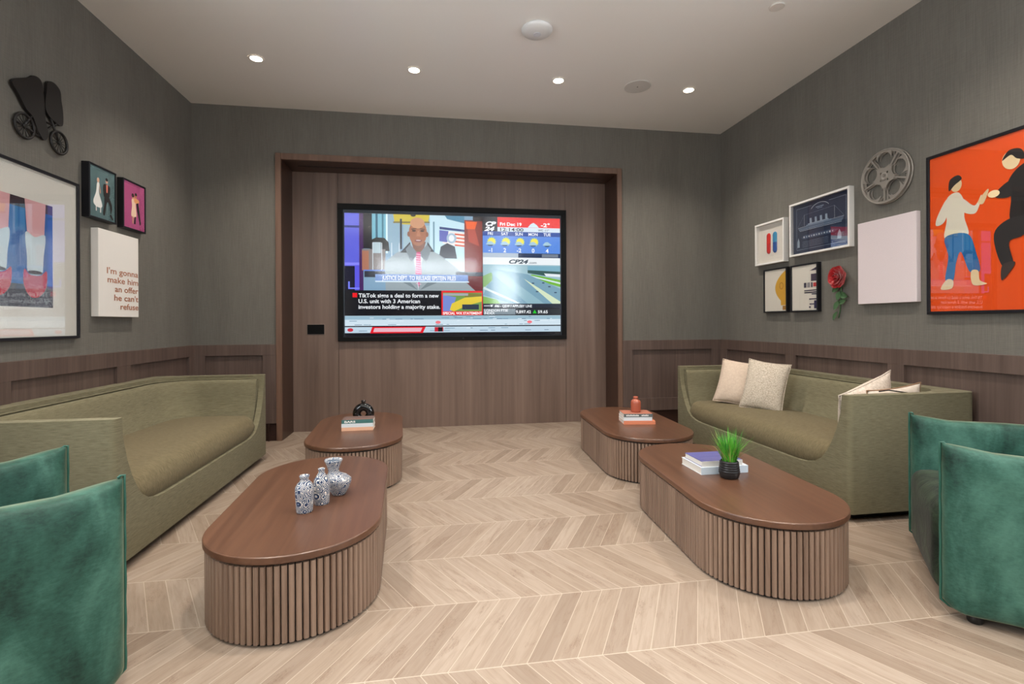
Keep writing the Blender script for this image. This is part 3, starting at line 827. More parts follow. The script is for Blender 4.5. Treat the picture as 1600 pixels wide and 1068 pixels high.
for k, (dn, tp) in enumerate((('FRI', '-1'), ('SAT', '2'), ('SUN', '-2'), ('MON', '0'), ('TUE', '4'))):
    cx = 66.2 + 6.85 * k
    P.t(dn, cx, 8.55, 1.35, (236, 242, 250), align='c', bold=0.02)
    if k < 4:
        P.q([(cx + 0.6 + 2.3 * (1.0 if n_ % 2 == 0 else 0.72) * math.cos(n_ * PI / 12), 11.6 + 2.2 * (1.0 if n_ % 2 == 0 else 0.72) * math.sin(n_ * PI / 12)) for n_ in range(24)], (214, 226, 60))
        P.e(cx + 0.6, 11.6, 1.5, 1.45, (244, 222, 70))
    P.q([(cx - 2.2, 12.9), (cx - 1, 11.6), (cx + 0.4, 11.4), (cx + 2.2, 12.8), (cx + 1, 13.5), (cx - 1, 13.4)], (160, 196, 214)); P.q([(cx - 1.6, 13.2), (cx + 1.6, 13.1), (cx + 0.6, 13.8), (cx - 0.8, 13.8)], (40, 76, 110))
    P.t(tp, cx, 16.6, 1.9, (246, 250, 255), align='c', bold=0.02)
P.r(62.6, 100, 17, 19.1, (30, 50, 84)); P.r(62.6, 79.5, 17, 19.1, (176, 190, 206)); P.r(91, 99, 17.3, 18.8, (112, 124, 140))
P.r(62.6, 100, 19.1, 22.5, (230, 236, 240)); P.t('CP24', 75, 21.9, 1.8, (50, 66, 80), w=9.4, bold=0.04, shear=0.3); P.t('.com', 84.6, 21.9, 1.1, (120, 130, 140), w=3.8)
P.r(62.6, 100, 22.5, 41, (150, 184, 196)); P.r(84, 100, 23, 26.5, (120, 170, 190)); P.q([(84, 25), (100, 25.6), (100, 28.2), (92, 27.6), (84, 26.4)], (48, 84, 84)); P.q([(92, 26.5), (100, 26.9), (100, 28.2), (93, 27.8)], (222, 230, 236))
P.q([(86, 27), (100, 29.6), (100, 33), (84, 28.6)], (108, 176, 52)); P.q([(84, 27.2), (100, 30.8), (100, 31.6), (84, 27.8)], (206, 224, 226))
P.q([(68, 24.5), (84, 27), (100, 33.8), (100, 41), (76, 41), (62.6, 37)], (116, 156, 176)); P.q([(62.6, 28), (67, 26), (67, 30), (62.6, 34)], (128, 172, 104)); P.q([(62.6, 37.6), (69, 39), (71, 41), (62.6, 41)], (116, 170, 76))
P.q([(82, 29), (100, 40), (100, 41), (96, 41)], (206, 222, 190)); P.q([(66, 26), (70, 25), (92, 41), (84, 41)], (138, 176, 190)); P.q([(63, 33), (80, 40.6), (79, 41), (62.6, 34)], (196, 214, 218))
for a, b in ((91, 30.8), (94, 32.6), (88, 35), (97, 35.4), (86, 31)): P.r(a, a + 1.2, b, b + 0.5, (40, 60, 90))
P.r(62.6, 100, 41, 43.1, (22, 32, 50)); P.r(63.0, 66, 41.9, 42.2, (226, 230, 236)); P.e(66.6, 42.05, 0.5, 0.5, (226, 230, 236)); P.t('446 - QEW / APPLEBY LINE', 68, 42.75, 1.15, (232, 238, 244), w=18.0, bold=0.02)
P.r(62.6, 100, 43.4, 46.3, (30, 36, 46)); P.r(62.8, 78, 43.5, 46.2, (118, 132, 142)); P.t('LONDON FTSE', 63.2, 44.75, 1.1, (240, 244, 248), w=11.2, bold=0.02); P.t('INDEX', 63.2, 46.05, 1.1, (240, 244, 248), w=4.9, bold=0.02)
P.t('9,897.42', 78.2, 45.6, 1.35, (236, 240, 244), w=7.3, bold=0.02); P.q([(86.4, 45.6), (87.3, 43.9), (88.3, 45.6)], (30, 200, 40)); P.t('59.65', 88.9, 45.6, 1.35, (236, 240, 244), w=4.8, bold=0.02)
# tickers (moving text reads as streaks)
rnd = random.Random(3)
P.r(0, 100, 46.6, 51.2, (202, 220, 232)); P.r(0, 100, 46.7, 48.4, (150, 182, 200)); P.r(0, 100, 51.2, 51.7, (12, 16, 30)); P.r(0, 100, 51.7, 54.4, (186, 208, 224)); P.r(0, 100, 54.4, 56, (14, 14, 24))
for k in range(70):
    a = rnd.uniform(0, 96); b = rnd.choice((47.0, 47.5, 48.0, 48.9, 50.6, 52.3, 53.4)); P.r(a, a + rnd.uniform(1, 4), b, b + 0.22, rnd.choice(((92, 130, 156), (70, 100, 130), (224, 236, 244))))
P.q([(12, 51.7), (36, 51.7), (34.6, 54.6), (11, 54.6)], (222, 20, 40)); P.q([(13, 52.2), (34.4, 52.2), (33.6, 54.0), (12.4, 54.0)], (226, 176, 190)); P.r(40, 44, 51.9, 54, (190, 30, 50)); P.r(41.6, 43.6, 52.0, 54, (20, 16, 26))
P.e(41.6, 49.7, 1.2, 0.7, (236, 120, 130)); P.e(84.8, 49.7, 1.2, 0.7, (236, 120, 130)); P.e(2.4, 53, 1.3, 0.8, (200, 40, 60))
P.build('screen_picture', scr, 0.0283)
bm = bmesh.new(); box(bm, sx0, sx1, sz0, sz1, 0.0440, 0.0445); link('glass_panel', bm, M_TVGLASS, tv)
bm = bmesh.new(); lathe(bm, [(0.010, 0), (0.010, 0.012)], 16); link('sensor', bm, mat('tv_sensor', (10, 10, 12), 0.3), tv, loc=(0.08, -0.752, 0.048))

# black control plate
pl = wall_thing('wall_panel', 'small black glass control panel on the wood beside the television', 'control panel', YA, -1.3165, 1.1415)
bm = bmesh.new(); box(bm, -0.0905, 0.0905, -0.0545, 0.0545, 0, 0.008); link('panel_glass', bm, mat('panel_black', (3, 3, 4), 0.5, spec=0.15), pl, bevel=0.001)
bm = bmesh.new(); box(bm, -0.094, 0.094, -0.058, 0.058, 0, 0.004); link('panel_surround', bm, mat('panel_edge', (140, 126, 116), 0.4), pl)

# ------------------------------------------------------------------ framed pictures
M_FW = mat('white_frame', (232, 230, 226), 0.45); M_FB = mat('black_frame', (18, 18, 24), 0.4); M_MAT = mat('cream_mount', (236, 230, 220), 0.8)
def ink(rgb, rough=0.7): return mat('ink_%02x%02x%02x' % rgb, rgb, rough)
def framed(label, cat, side, along, z, W, H_, depth, border, recess, fm, bg, group=None, name='framed_picture', glassy=True):
    root = wall_thing(name, label, cat, side, along, z, group)
    bm = bmesh.new(); w2, h2 = W / 2, H_ / 2
    box(bm, -w2, w2, h2 - border, h2, 0, depth); box(bm, -w2, w2, -h2, -h2 + border, 0, depth)
    box(bm, -w2, -w2 + border, -h2 + border, h2 - border, 0, depth); box(bm, w2 - border, w2, -h2 + border, h2 - border, 0, depth)
    link('frame', bm, fm, root, bevel=0.0012)
    bm = bmesh.new(); box(bm, -w2 + border * 0.5, w2 - border * 0.5, -h2 + border * 0.5, h2 - border * 0.5, 0.001, depth - recess); link('mount', bm, bg, root)
    if glassy:
        bm = bmesh.new(); zz = depth - min(recess, 0.006); box(bm, -w2 + border, w2 - border, -h2 + border, h2 - border, zz - 0.001, zz); link('glass', bm, M_PGLASS, root)
    return root, depth - recess

# two capsules
r_, c_ = framed('small white box frame with a red and a blue capsule on cream', 'picture', 'right', 4.482, 1.993, 0.43, 0.424, 0.054, 0.018, 0.036, M_FW, M_MAT, 'box frames beside the film reel')
bm = bmesh.new()
def capsule(bm, x, mi0, mi1, r=0.034, hh=0.125):
    prof0 = [(r * math.sin(a * PI / 16), hh - r + r * math.cos(a * PI / 16)) for a in range(0, 9)] + [(r, 0.0)]
    prof1 = [(r, 0.0), (r, -hh + r)] + [(r * math.cos(a * PI / 16), -hh + r - r * math.sin(a * PI / 16)) for a in range(1, 9)]
    for prof, mi in ((prof0, mi0), (prof1, mi1)):
        seg = 14; rings = [[bm.verts.new((x + rr * math.cos(PI * i / seg), z, 0.45 * rr * math.sin(PI * i / seg))) for i in range(seg + 1)] for rr, z in prof]
        for a, b in zip(rings, rings[1:]):
            for i in range(seg):
                f = bm.faces.new((a[i], a[i + 1], b[i + 1], b[i])); f.material_index = mi; f.smooth = True
capsule(bm, -0.045, 0, 1, 0.030, 0.105); capsule(bm, 0.047, 2, 3, 0.030, 0.105)
bmesh.ops.remove_doubles(bm, verts=bm.verts, dist=1e-5)
o = link('capsule_motif', bm, [mat('pill_red', (222, 40, 34), 0.15), mat('pill_red_lower', (206, 24, 28), 0.15), mat('pill_sky', (52, 150, 200), 0.15), mat('pill_blue', (26, 84, 160), 0.15)], r_, loc=(0.0, 0.0, c_ + 0.0004))
p = Pic(); p.rect(-0.03, 0.03, -0.128, -0.126, ink((180, 172, 166))); p.line((-0.15, -0.16), (0.15, -0.16), 0.0015, ink((206, 198, 188))); p.line((-0.15, 0.16), (0.15, 0.16), 0.0015, ink((206, 198, 188))); p.line((-0.15, -0.16), (-0.15, 0.16), 0.0015, ink((206, 198, 188))); p.line((0.15, -0.16), (0.15, 0.16), 0.0015, ink((206, 198, 188))); p.build('mount_lines', r_, c_ + 0.0003)

# ship blueprint
NAVY = ink((30, 46, 76)); WL = ink((150, 168, 188)); WM = ink((196, 206, 216))
r_, c_ = framed('white frame holding a navy blueprint of a four-funnel ship', 'picture', 'right', 3.858, 2.055, 0.684, 0.492, 0.047, 0.018, 0.030, M_FW, NAVY, 'box frames beside the film reel')
p = Pic(); Wl = 0.0022
for a, b in (((-0.28, -0.19), (0.28, -0.19)), ((-0.28, 0.19), (-0.10, 0.19)), ((0.10, 0.19), (0.28, 0.19)), ((-0.28, -0.19), (-0.28, 0.19)), ((0.28, -0.19), (0.28, 0.19))): p.line(a, b, 0.0025, WL)
pts = arc(0, 0.13, 0.11, 25, 155, 10)
for a, b in zip(pts, pts[1:]): p.line((a[0], 0.13 + (a[1] - 0.13) * 0.6), (b[0], 0.13 + (b[1] - 0.13) * 0.6), 0.004, WM)
p.rect(-0.045, 0.045, 0.158, 0.164, WL); p.rect(-0.03, 0.03, 0.146, 0.15, WL)
p.poly([(-0.265, 0.012), (-0.24, -0.02), (0.235, -0.02), (0.262, 0.022), (0.20, 0.018), (-0.20, 0.012)], ink((86, 104, 130)))
p.line((-0.265, 0.012), (0.262, 0.024), Wl, WM); p.line((-0.24, -0.02), (0.235, -0.02), Wl, WM); p.line((-0.25, -0.006), (0.25, -0.004), Wl, WL)
p.rect(-0.16, 0.13, 0.014, 0.026, ink((120, 138, 160))); p.rect(-0.14, 0.10, 0.026, 0.034, ink((150, 166, 184)))
for k in range(4): p.poly([(-0.115 + k * 0.06, 0.034), (-0.090 + k * 0.06, 0.034), (-0.094 + k * 0.06, 0.078), (-0.117 + k * 0.06, 0.078)], WL)
p.line((-0.18, 0.02), (-0.18, 0.12), Wl, WM); p.line((0.165, 0.02), (0.165, 0.13), Wl, WM); p.line((-0.18, 0.12), (0.165, 0.13), 0.0012, WL); p.line((0.165, 0.13), (0.26, 0.03), 0.0012, WL); p.line((-0.18, 0.12), (-0.26, 0.02), 0.0012, WL)
p.poly([(-0.22, -0.085), (-0.19, -0.065), (0.15, -0.065), (0.21, -0.078), (0.15, -0.10), (-0.19, -0.10)], ink((64, 82, 112)))
for k in range(12): p.rect(-0.19 + k * 0.03, -0.175 + k * 0.03, -0.09, -0.076, WL if k % 2 else WM)
for k in range(5): p.line((-0.20, -0.125 - k * 0.012), (0.10, -0.122 - k * 0.012), 0.0016, WL)
p.poly([(-0.262, -0.17), (-0.262, -0.12), (-0.248, -0.08), (-0.234, -0.12), (-0.234, -0.17)], WL); p.poly([(0.20, -0.16), (0.20, -0.12), (0.22, -0.08), (0.24, -0.12), (0.24, -0.16)], WL)
p.build('blueprint_drawing', r_, c_ + 0.0003)

# two small black frames (plain abstract prints)
CR = ink((234, 228, 216)); GO = ink((224, 172, 46)); GD = ink((176, 122, 30)); NV = ink((44, 40, 70))
r_, c_ = framed('small black box frame with a golden rounded shape at its print edge', 'picture', 'right', 4.420, 1.510, 0.338, 0.438, 0.038, 0.014, 0.010, M_FB, CR, 'box frames beside the film reel')
p = Pic(); ex = 0.152
p.poly([(ex, 0.19)] + [(ex - 0.155 * math.sin(PI * k / 20) ** 0.8, 0.19 - 0.34 * k / 20) for k in range(1, 20)] + [(ex, -0.15)], GO)
p.rect(ex - 0.075, ex, -0.15, -0.10, GO); p.rect(ex - 0.05, ex, -0.195, -0.155, GD)
p.poly(ellipse(ex - 0.065, 0.04, 0.028, 0.034), GD); p.poly(ellipse(ex - 0.065, 0.04, 0.021, 0.027), GO)
p.build('print', r_, c_ + 0.0003)
r_, c_ = framed('small black box frame with navy bars and one red square on cream', 'picture', 'right', 4.032, 1.508, 0.336, 0.438, 0.040, 0.014, 0.010, M_FB, CR, 'box frames beside the film reel')
p = Pic()
p.poly([(ex, 0.18), (ex - 0.085, 0.15), (ex, 0.15)], NV); p.rect(ex - 0.07, ex, 0.055, 0.12, NV); p.rect(ex - 0.155, ex - 0.125, -0.0, 0.045, NV); p.rect(ex - 0.115, ex - 0.08, -0.0, 0.045, ink((150, 146, 150))); p.rect(ex - 0.068, ex - 0.05, -0.0, 0.045, NV); p.rect(ex - 0.042, ex, 0.004, 0.04, ink((206, 44, 52)))
for k, (l_, y) in enumerate(((0.15, -0.022), (0.15, -0.040), (0.06, -0.056), (0.09, -0.10), (0.085, -0.145))): p.rect(ex - l_, ex, y - 0.010, y, NV)
p.rect(ex - 0.205, ex - 0.203, -0.18, -0.04, ink((200, 192, 178))); p.rect(ex - 0.145, ex - 0.143, -0.18, -0.04, ink((200, 192, 178))); p.rect(ex - 0.09, ex - 0.07, -0.185, -0.17, NV); p.rect(ex - 0.03, ex, -0.19, -0.12, NV)
p.build('print', r_, c_ + 0.0003)

# blank pale canvas
cv_ = wall_thing('canvas', 'blank pale pink stretched canvas below the film reel', 'canvas', 'right', 3.203, 1.654)
bm = bmesh.new(); box(bm, -0.241, 0.241, -0.319, 0.319, 0.002, 0.04); link('canvas_wrap', bm, fabric('pale_canvas', (214, 202, 204), (226, 214, 216), freq=200, sheen=0.0), cv_, bevel=0.003)
bm = bmesh.new()
for a0, a1, b0, b1 in ((-0.235, 0.235, 0.29, 0.312), (-0.235, 0.235, -0.312, -0.29), (-0.235, -0.215, -0.29, 0.29), (0.215, 0.235, -0.29, 0.29)): box(bm, a0, a1, b0, b1, 0.0, 0.0022)
link('stretcher_bars', bm, mat('pine', (190, 160, 120), 0.7), cv_)

# orange poster
OR = ink((244, 88, 12), 0.5); SKN = ink((232, 208, 164)); BLK = ink((30, 26, 26)); OW = ink((232, 226, 208)); BLU = ink((22, 108, 170))
r_, c_ = framed('large orange poster in a thin black frame with two flat dancing shapes', 'poster', 'right', 2.42, 1.782, 0.96, 1.076, 0.03, 0.020, 0.010, M_FB, OR, name='poster')
def sm(pts, n=6, closed=True):
    """smooth closed outline through control points (Catmull-Rom)"""
    out = []; m_ = len(pts)
    for i in range(m_):
        p0, p1, p2, p3 = [Vector(pts[(i + k) % m_]) for k in (-1, 0, 1, 2)]
        for k in range(n):
            t_ = k / n
            out.append(tuple(0.5 * ((2 * p1) + (-p0 + p2) * t_ + (2 * p0 - 5 * p1 + 4 * p2 - p3) * t_ ** 2 + (-p0 + 3 * p1 - 3 * p2 + p3) * t_ ** 3)))
    return out
p = Pic(); A0 = -0.30
# pale figure: simple stacked shapes
p.poly(ellipse(A0 + 0.01, 0.30, 0.035, 0.045), SKN); p.poly(sm([(A0 - 0.035, 0.27), (A0 - 0.03, 0.34), (A0 + 0.02, 0.36), (A0 + 0.045, 0.33), (A0 + 0.0, 0.30)]), BLK)
p.poly(sm([(A0 - 0.05, 0.22), (A0 + 0.02, 0.25), (A0 + 0.06, 0.18), (A0 + 0.06, 0.08), (A0 + 0.08, -0.04), (A0 - 0.06, -0.04), (A0 - 0.05, 0.08)]), OW)
p.poly(sm([(A0 - 0.05, 0.22), (A0 - 0.11, 0.12), (A0 - 0.12, 0.06), (A0 - 0.07, 0.07), (A0 - 0.04, 0.14)]), OW)
p.poly(sm([(A0 + 0.05, 0.20), (A0 + 0.12, 0.14), (A0 + 0.16, 0.20), (A0 + 0.15, 0.14), (A0 + 0.12, 0.09), (A0 + 0.05, 0.12)]), OW)
p.poly(sm([(A0 + 0.14, 0.16), (A0 + 0.19, 0.22), (A0 + 0.20, 0.21), (A0 + 0.17, 0.14)]), SKN)
p.poly(sm([(A0 - 0.06, -0.03), (A0 + 0.08, -0.03), (A0 + 0.13, -0.16), (A0 + 0.15, -0.27), (A0 + 0.09, -0.27), (A0 + 0.04, -0.14), (A0 + 0.01, -0.20), (A0 - 0.01, -0.32), (A0 - 0.06, -0.31), (A0 - 0.04, -0.16)]), BLU)
p.poly(sm([(A0 - 0.05, -0.31), (A0 - 0.01, -0.32), (A0 - 0.02, -0.37), (A0 - 0.09, -0.37)]), SKN); p.poly(sm([(A0 + 0.10, -0.27), (A0 + 0.14, -0.27), (A0 + 0.15, -0.33), (A0 + 0.19, -0.355), (A0 + 0.11, -0.355)]), SKN)
A1 = 0.02
p.poly(ellipse(A1 + 0.0, 0.36, 0.045, 0.055, rot=0.3), SKN); p.poly(sm([(A1 - 0.045, 0.37), (A1 - 0.01, 0.42), (A1 + 0.05, 0.41), (A1 + 0.07, 0.35), (A1 + 0.03, 0.36), (A1, 0.39)]), BLK)
p.poly(sm([(A1 + 0.03, 0.30), (A1 + 0.12, 0.33), (A1 + 0.2, 0.24), (A1 + 0.2, 0.02), (A1 + 0.12, -0.03), (A1, 0.0), (A1 + 0.0, 0.14), (A1 - 0.02, 0.22)]), BLK)
p.poly(sm([(A1 + 0.0, 0.24), (A1 - 0.07, 0.20), (A1 - 0.08, 0.16), (A1, 0.15)]), BLK); p.poly(ellipse(A1 - 0.09, 0.185, 0.032, 0.022), SKN)
p.poly(sm([(A1 + 0.0, 0.02), (A1 + 0.12, 0.0), (A1 + 0.06, -0.09), (A1 - 0.01, -0.12), (A1 + 0.01, -0.25), (A1 - 0.05, -0.25), (A1 - 0.09, -0.06)]), BLK)
p.poly(sm([(A1 + 0.05, 0.0), (A1 + 0.18, 0.0), (A1 + 0.21, -0.14), (A1 + 0.24, -0.30), (A1 + 0.17, -0.30), (A1 + 0.09, -0.16)]), BLK)
p.poly(sm([(A1 - 0.045, -0.25), (A1 + 0.02, -0.24), (A1 - 0.01, -0.30), (A1 - 0.05, -0.34)]), ink((52, 40, 36)))
p.build('print', r_, c_ + 0.0003)

# large poster: blue ground with socks and red shoes, wide mount
r_, c_ = framed('large black-framed poster of feet in pale socks and red shoes on blue', 'poster', 'left', 3.27, 1.637, 1.0, 1.047, 0.03, 0.018, 0.012, M_FB, ink((228, 226, 218)), name='poster')
p = Pic(); BG = ink((20, 96, 168)); LEG = ink((224, 172, 176)); SOCK = ink((196, 214, 222)); RED = ink((188, 20, 44), 0.25); DK = ink((50, 34, 48))
p.rect(-0.273, 0.273, -0.325, 0.318, BG); p.rect(-0.273, 0.273, 0.26, 0.318, ink((58, 40, 50))); p.rect(-0.273, 0.273, -0.325, -0.19, ink((46, 40, 56)))
for cx in (-0.13, 0.13):
    s = 1 if cx > 0 else -1
    p.poly([(cx - 0.075, 0.318), (cx + 0.085, 0.318), (cx + 0.07, 0.08), (cx - 0.055, 0.08)], LEG)
    p.poly(sm([(cx - 0.07, 0.12), (cx + 0.0, 0.10), (cx + 0.08, 0.12), (cx + 0.065, -0.02), (cx + 0.05, -0.12), (cx - 0.05, -0.12), (cx - 0.06, -0.02)], 5), SOCK)
    p.poly(sm([(cx - 0.08, -0.10), (cx - 0.04, -0.13), (cx + 0.04, -0.13), (cx + 0.09, -0.10), (cx + 0.085, -0.20), (cx + 0.03, -0.26), (cx - 0.04, -0.26), (cx - 0.085, -0.19)], 5), RED)
    p.poly(ellipse(cx, -0.115, 0.055, 0.012), DK)
p.build('print', r_, c_ + 0.0003)

# small teal and pink box frames
r_, c_ = framed('black box frame with a white and a black figure on teal', 'picture', 'left', 3.980, 2.150, 0.296, 0.384, 0.05, 0.012, 0.006, M_FB, ink((134, 168, 172)), 'box frames beside the shoe poster')
p = Pic(); WH = ink((226, 226, 222)); SK2 = ink((214, 170, 146))
p.poly(ellipse(-0.047, 0.088, 0.013, 0.018), SK2); p.poly(sm([(-0.06, 0.065), (-0.035, 0.065), (-0.04, 0.0), (-0.005, -0.09), (-0.06, -0.105), (-0.10, -0.075), (-0.07, 0.0)], 4), WH); p.poly(sm([(-0.035, 0.06), (-0.02, 0.01), (-0.03, 0.0)], 4), SK2); p.rect(-0.075, -0.065, -0.135, -0.10, WH); p.rect(-0.03, -0.02, -0.14, -0.10, WH)
p.poly(ellipse(0.043, 0.105, 0.013, 0.018), SK2); p.poly(ellipse(0.043, 0.115, 0.014, 0.012), BLK)
p.poly(sm([(0.01, 0.075), (0.075, 0.07), (0.075, 0.01), (0.06, -0.02), (0.02, -0.02), (0.005, 0.01)], 4), BLK); p.poly([(0.034, 0.078), (0.054, 0.078), (0.05, 0.02), (0.038, 0.02)], ink((214, 120, 100)))
p.poly(sm([(0.02, -0.01), (0.065, -0.01), (0.10, -0.07), (0.085, -0.13), (0.075, -0.07), (0.045, -0.05), (0.02, -0.145), (0.0, -0.14), (0.015, -0.06)], 4), BLK); p.poly([(0.07, -0.14), (0.10, -0.17), (0.115, -0.165), (0.09, -0.13)], BLK)
p.build('print', r_, c_ + 0.0003)
r_, c_ = framed('black box frame with an embracing couple on bright pink', 'picture', 'left', 4.370, 2.150, 0.300, 0.386, 0.045, 0.012, 0.006, M_FB, ink((226, 112, 170)), 'box frames beside the shoe poster')
p = Pic()
p.poly(sm([(-0.035, 0.05), (0.01, 0.06), (0.02, 0.0), (0.025, -0.08), (-0.04, -0.08), (-0.03, 0.0)], 4), ink((232, 196, 170))); p.poly(ellipse(-0.015, 0.075, 0.015, 0.019), ink((206, 150, 110))); p.poly(ellipse(-0.02, 0.085, 0.017, 0.016), ink((60, 34, 30)))
p.poly(sm([(0.0, 0.07), (0.06, 0.06), (0.05, 0.03), (0.0, 0.035)], 4), ink((214, 146, 96))); p.poly(ellipse(0.018, 0.09, 0.014, 0.018), ink((196, 130, 92))); p.poly(ellipse(0.018, 0.10, 0.015, 0.012), BLK)
p.poly([(0.025, 0.03), (0.05, 0.04), (0.085, -0.13), (0.07, -0.135), (0.035, -0.03)], BLK); p.poly([(-0.03, -0.08), (-0.018, -0.08), (-0.018, -0.14), (-0.03, -0.14)], ink((214, 160, 128))); p.poly([(0.0, -0.08), (0.015, -0.08), (0.01, -0.14), (-0.01, -0.14)], BLK)
p.build('print', r_, c_ + 0.0003)

# quotation canvas
qc = wall_thing('canvas', 'white stretched canvas printed with a quotation in copper letters', 'canvas', 'left', 4.162, 1.580)
bm = bmesh.new(); box(bm, -0.240, 0.240, -0.317, 0.317, 0.0, 0.05); link('canvas_wrap', bm, mat('white_canvas', (228, 224, 218), 0.8), qc, bevel=0.003)
p = Pic(); CO = mat('copper_print', (168, 104, 70), 0.5)
for k, (s, w_) in enumerate((("I'm gonna", 0.382), ('make him', 0.376), ('an offer', 0.292), ("he can't", 0.300), ('refuse', 0.228))):
    p.text(s, 0.232, 0.002 - k * 0.0655, 0.044, CO, w=w_, align='r', bold=0.012)
p.build('lettering', qc, 0.0505)

# bicycle cut-out with plain bundles
bk = wall_thing('bicycle_ornament', 'black metal bicycle wall ornament laden with two plain bundles', 'wall ornament', 'left', 3.45, 2.48)
M_BK = mat('ornament_black', (20, 16, 15), 0.55)
def wheel(cx, cy, rr, name):
    bm = bmesh.new()
    tube(bm, [(cx + rr * math.cos(2 * PI * k / 36), cy + rr * math.sin(2 * PI * k / 36), 0.02) for k in range(36)], 0.0085, 8, closed=True)
    for k in range(14):
        a = 2 * PI * k / 14; tube(bm, [(cx, cy, 0.02), (cx + rr * math.cos(a), cy + rr * math.sin(a), 0.02)], 0.0022, 5)
    lathe(bm, [(0.012, 0.012), (0.012, 0.028)], 14, c=(cx, cy, 0))
    link(name, bm, M_BK, bk)
wheel(-0.122, -0.096, 0.070, 'wheel'); wheel(0.150, -0.098, 0.070, 'wheel')
bm = bmesh.new()
for seg in ([(-0.122, -0.096), (-0.02, -0.12)], [(-0.122, -0.096), (-0.06, 0.0)], [(-0.06, 0.0), (-0.02, -0.12)], [(-0.06, -0.005), (0.08, -0.005)], [(-0.02, -0.12), (0.085, -0.02)], [(0.075, 0.04), (0.150, -0.098)], [(0.055, 0.045), (0.10, 0.05)], [(0.10, -0.01), (0.135, 0.02)], [(-0.20, -0.09), (-0.15, -0.095)]):
    tube(bm, [(a, b, 0.02) for a, b in seg], 0.007, 6)
link('bicycle_frame', bm, M_BK, bk)
bm = bmesh.new(); prism(bm, sm([(-0.215, 0.13), (-0.10, 0.20), (-0.055, 0.235), (0.0, 0.22), (0.02, 0.10), (0.03, 0.0), (0.05, -0.08), (0.02, -0.13), (-0.03, -0.09), (-0.07, -0.02), (-0.12, 0.01), (-0.17, 0.07)], 5), 0.012, 0.028)
link('bundle', bm, M_BK, bk)
bm = bmesh.new(); prism(bm, sm([(0.04, 0.20), (0.05, 0.25), (0.10, 0.265), (0.15, 0.24), (0.16, 0.18), (0.175, 0.11), (0.17, 0.02), (0.10, 0.02), (0.03, 0.07)], 5), 0.012, 0.028)
link('basket_bundle', bm, M_BK, bk)

# film reel
rl = wall_thing('film_reel', 'silver grey metal film reel hung above the blank pink canvas', 'wall ornament', 'right', 3.207, 2.283)
M_RL = mat('reel_grey', (150, 144, 136), 0.45, 0.3)
bm = bmesh.new(); RR = 0.197
for zc in (0.012, 0.040):
    tube(bm, [(RR * math.cos(2 * PI * k / 64), RR * math.sin(2 * PI * k / 64), zc) for k in range(64)], 0.006, 8, closed=True)
link('rim', bm, M_RL, rl)
for zc in (0.012, 0.040):
    bm = bmesh.new()
    base = []
    prism(bm, ellipse(0, 0, RR, RR, 72), zc - 0.002, zc + 0.002)
    plate = link('flange', bm, M_RL)
    cuts = []
    for k in range(5):
        a = PI / 2 + 2 * PI * k / 5
        bm = bmesh.new(); prism(bm, ellipse(0.122 * math.cos(a), 0.122 * math.sin(a), 0.057, 0.057, 32), zc - 0.02, zc + 0.02); cuts.append(link('cut', bm, M_RL))
        a2 = a + PI / 5
        q0, q1 = Vector((math.cos(a2), math.sin(a2))), Vector((-math.sin(a2), math.cos(a2)))
        for s in (-1, 1):
            bm = bmesh.new()
            tri_ = [q0 * 0.080 + q1 * s * 0.006, q0 * 0.182 + q1 * s * 0.006, q0 * 0.176 + q1 * s * 0.052, q0 * 0.150 + q1 * s * 0.034]
            prism(bm, [tuple(v) for v in tri_], zc - 0.02, zc + 0.02); cuts.append(link('cut', bm, M_RL))
    for s in range(4):
        a = PI / 4 + s * PI / 2
        bm = bmesh.new(); prism(bm, ellipse(0.038 * math.cos(a), 0.038 * math.sin(a), 0.008, 0.008, 14), zc - 0.02, zc + 0.02); cuts.append(link('cut', bm, M_RL))
    bool_mesh(plate, cuts); plate.parent = rl
bm = bmesh.new(); lathe(bm, [(0.030, 0.0), (0.030, 0.046), (0.026, 0.048), (0.010, 0.048), (0.010, 0.040)], 32); link('hub', bm, M_RL, rl)

# red rose
rs = wall_thing('rose', 'single red artificial rose fixed to the wall beside the small frames', 'artificial flower', 'right', 3.632, 1.45)
M_RO = mat('rose_red', (186, 14, 24), 0.35, sheen=0.4); M_LF = mat('rose_green', (70, 104, 66), 0.6)
bm = bmesh.new(); rn = random.Random(5)
for ring, (n, rad, up_, tilt) in enumerate(((6, 0.072, 0.030, 0.25), (6, 0.055, 0.045, 0.6), (5, 0.038, 0.058, 0.9), (4, 0.020, 0.066, 1.2), (2, 0.008, 0.07, 1.4))):
    for k in range(n):
        a = 2 * PI * (k + 0.5 * ring) / n + rn.uniform(-0.15, 0.15)
        ctr = Vector((math.cos(a) * rad * 0.6, math.sin(a) * rad * 0.6, up_))
        out = Vector((math.cos(a), math.sin(a), 0)); tang = Vector((-math.sin(a), math.cos(a), 0))
        upd = (out * math.cos(tilt) + Vector((0, 0, 1)) * math.sin(tilt))
        s = rad * 0.62 + 0.012; G = 6; grid = []
        for i in range(G + 1):
            rowv = []
            for j in range(G + 1):
                u, v = 2 * i / G - 1, 2 * j / G - 1
                L = max(abs(u), abs(v)); nn = math.hypot(u, v) or 1; u, v = u * L / nn, v * L / nn
                rowv.append(bm.verts.new(ctr + tang * u * s + upd * v * s + (out.cross(tang) * 0 + (-out * math.sin(tilt) + Vector((0, 0, 1)) * math.cos(tilt))) * (0.35 * s * (u * u + 0.4 * v * v) + 0.004 * math.sin(5 * u + 3 * v + k))))
            grid.append(rowv)
        for i in range(G):
            for j in range(G): bm.faces.new((grid[i][j], grid[i + 1][j], grid[i + 1][j + 1], grid[i][j + 1]))
link('bloom', bm, M_RO, rs, smooth=True, loc=(-0.005, 0.12, 0.004))
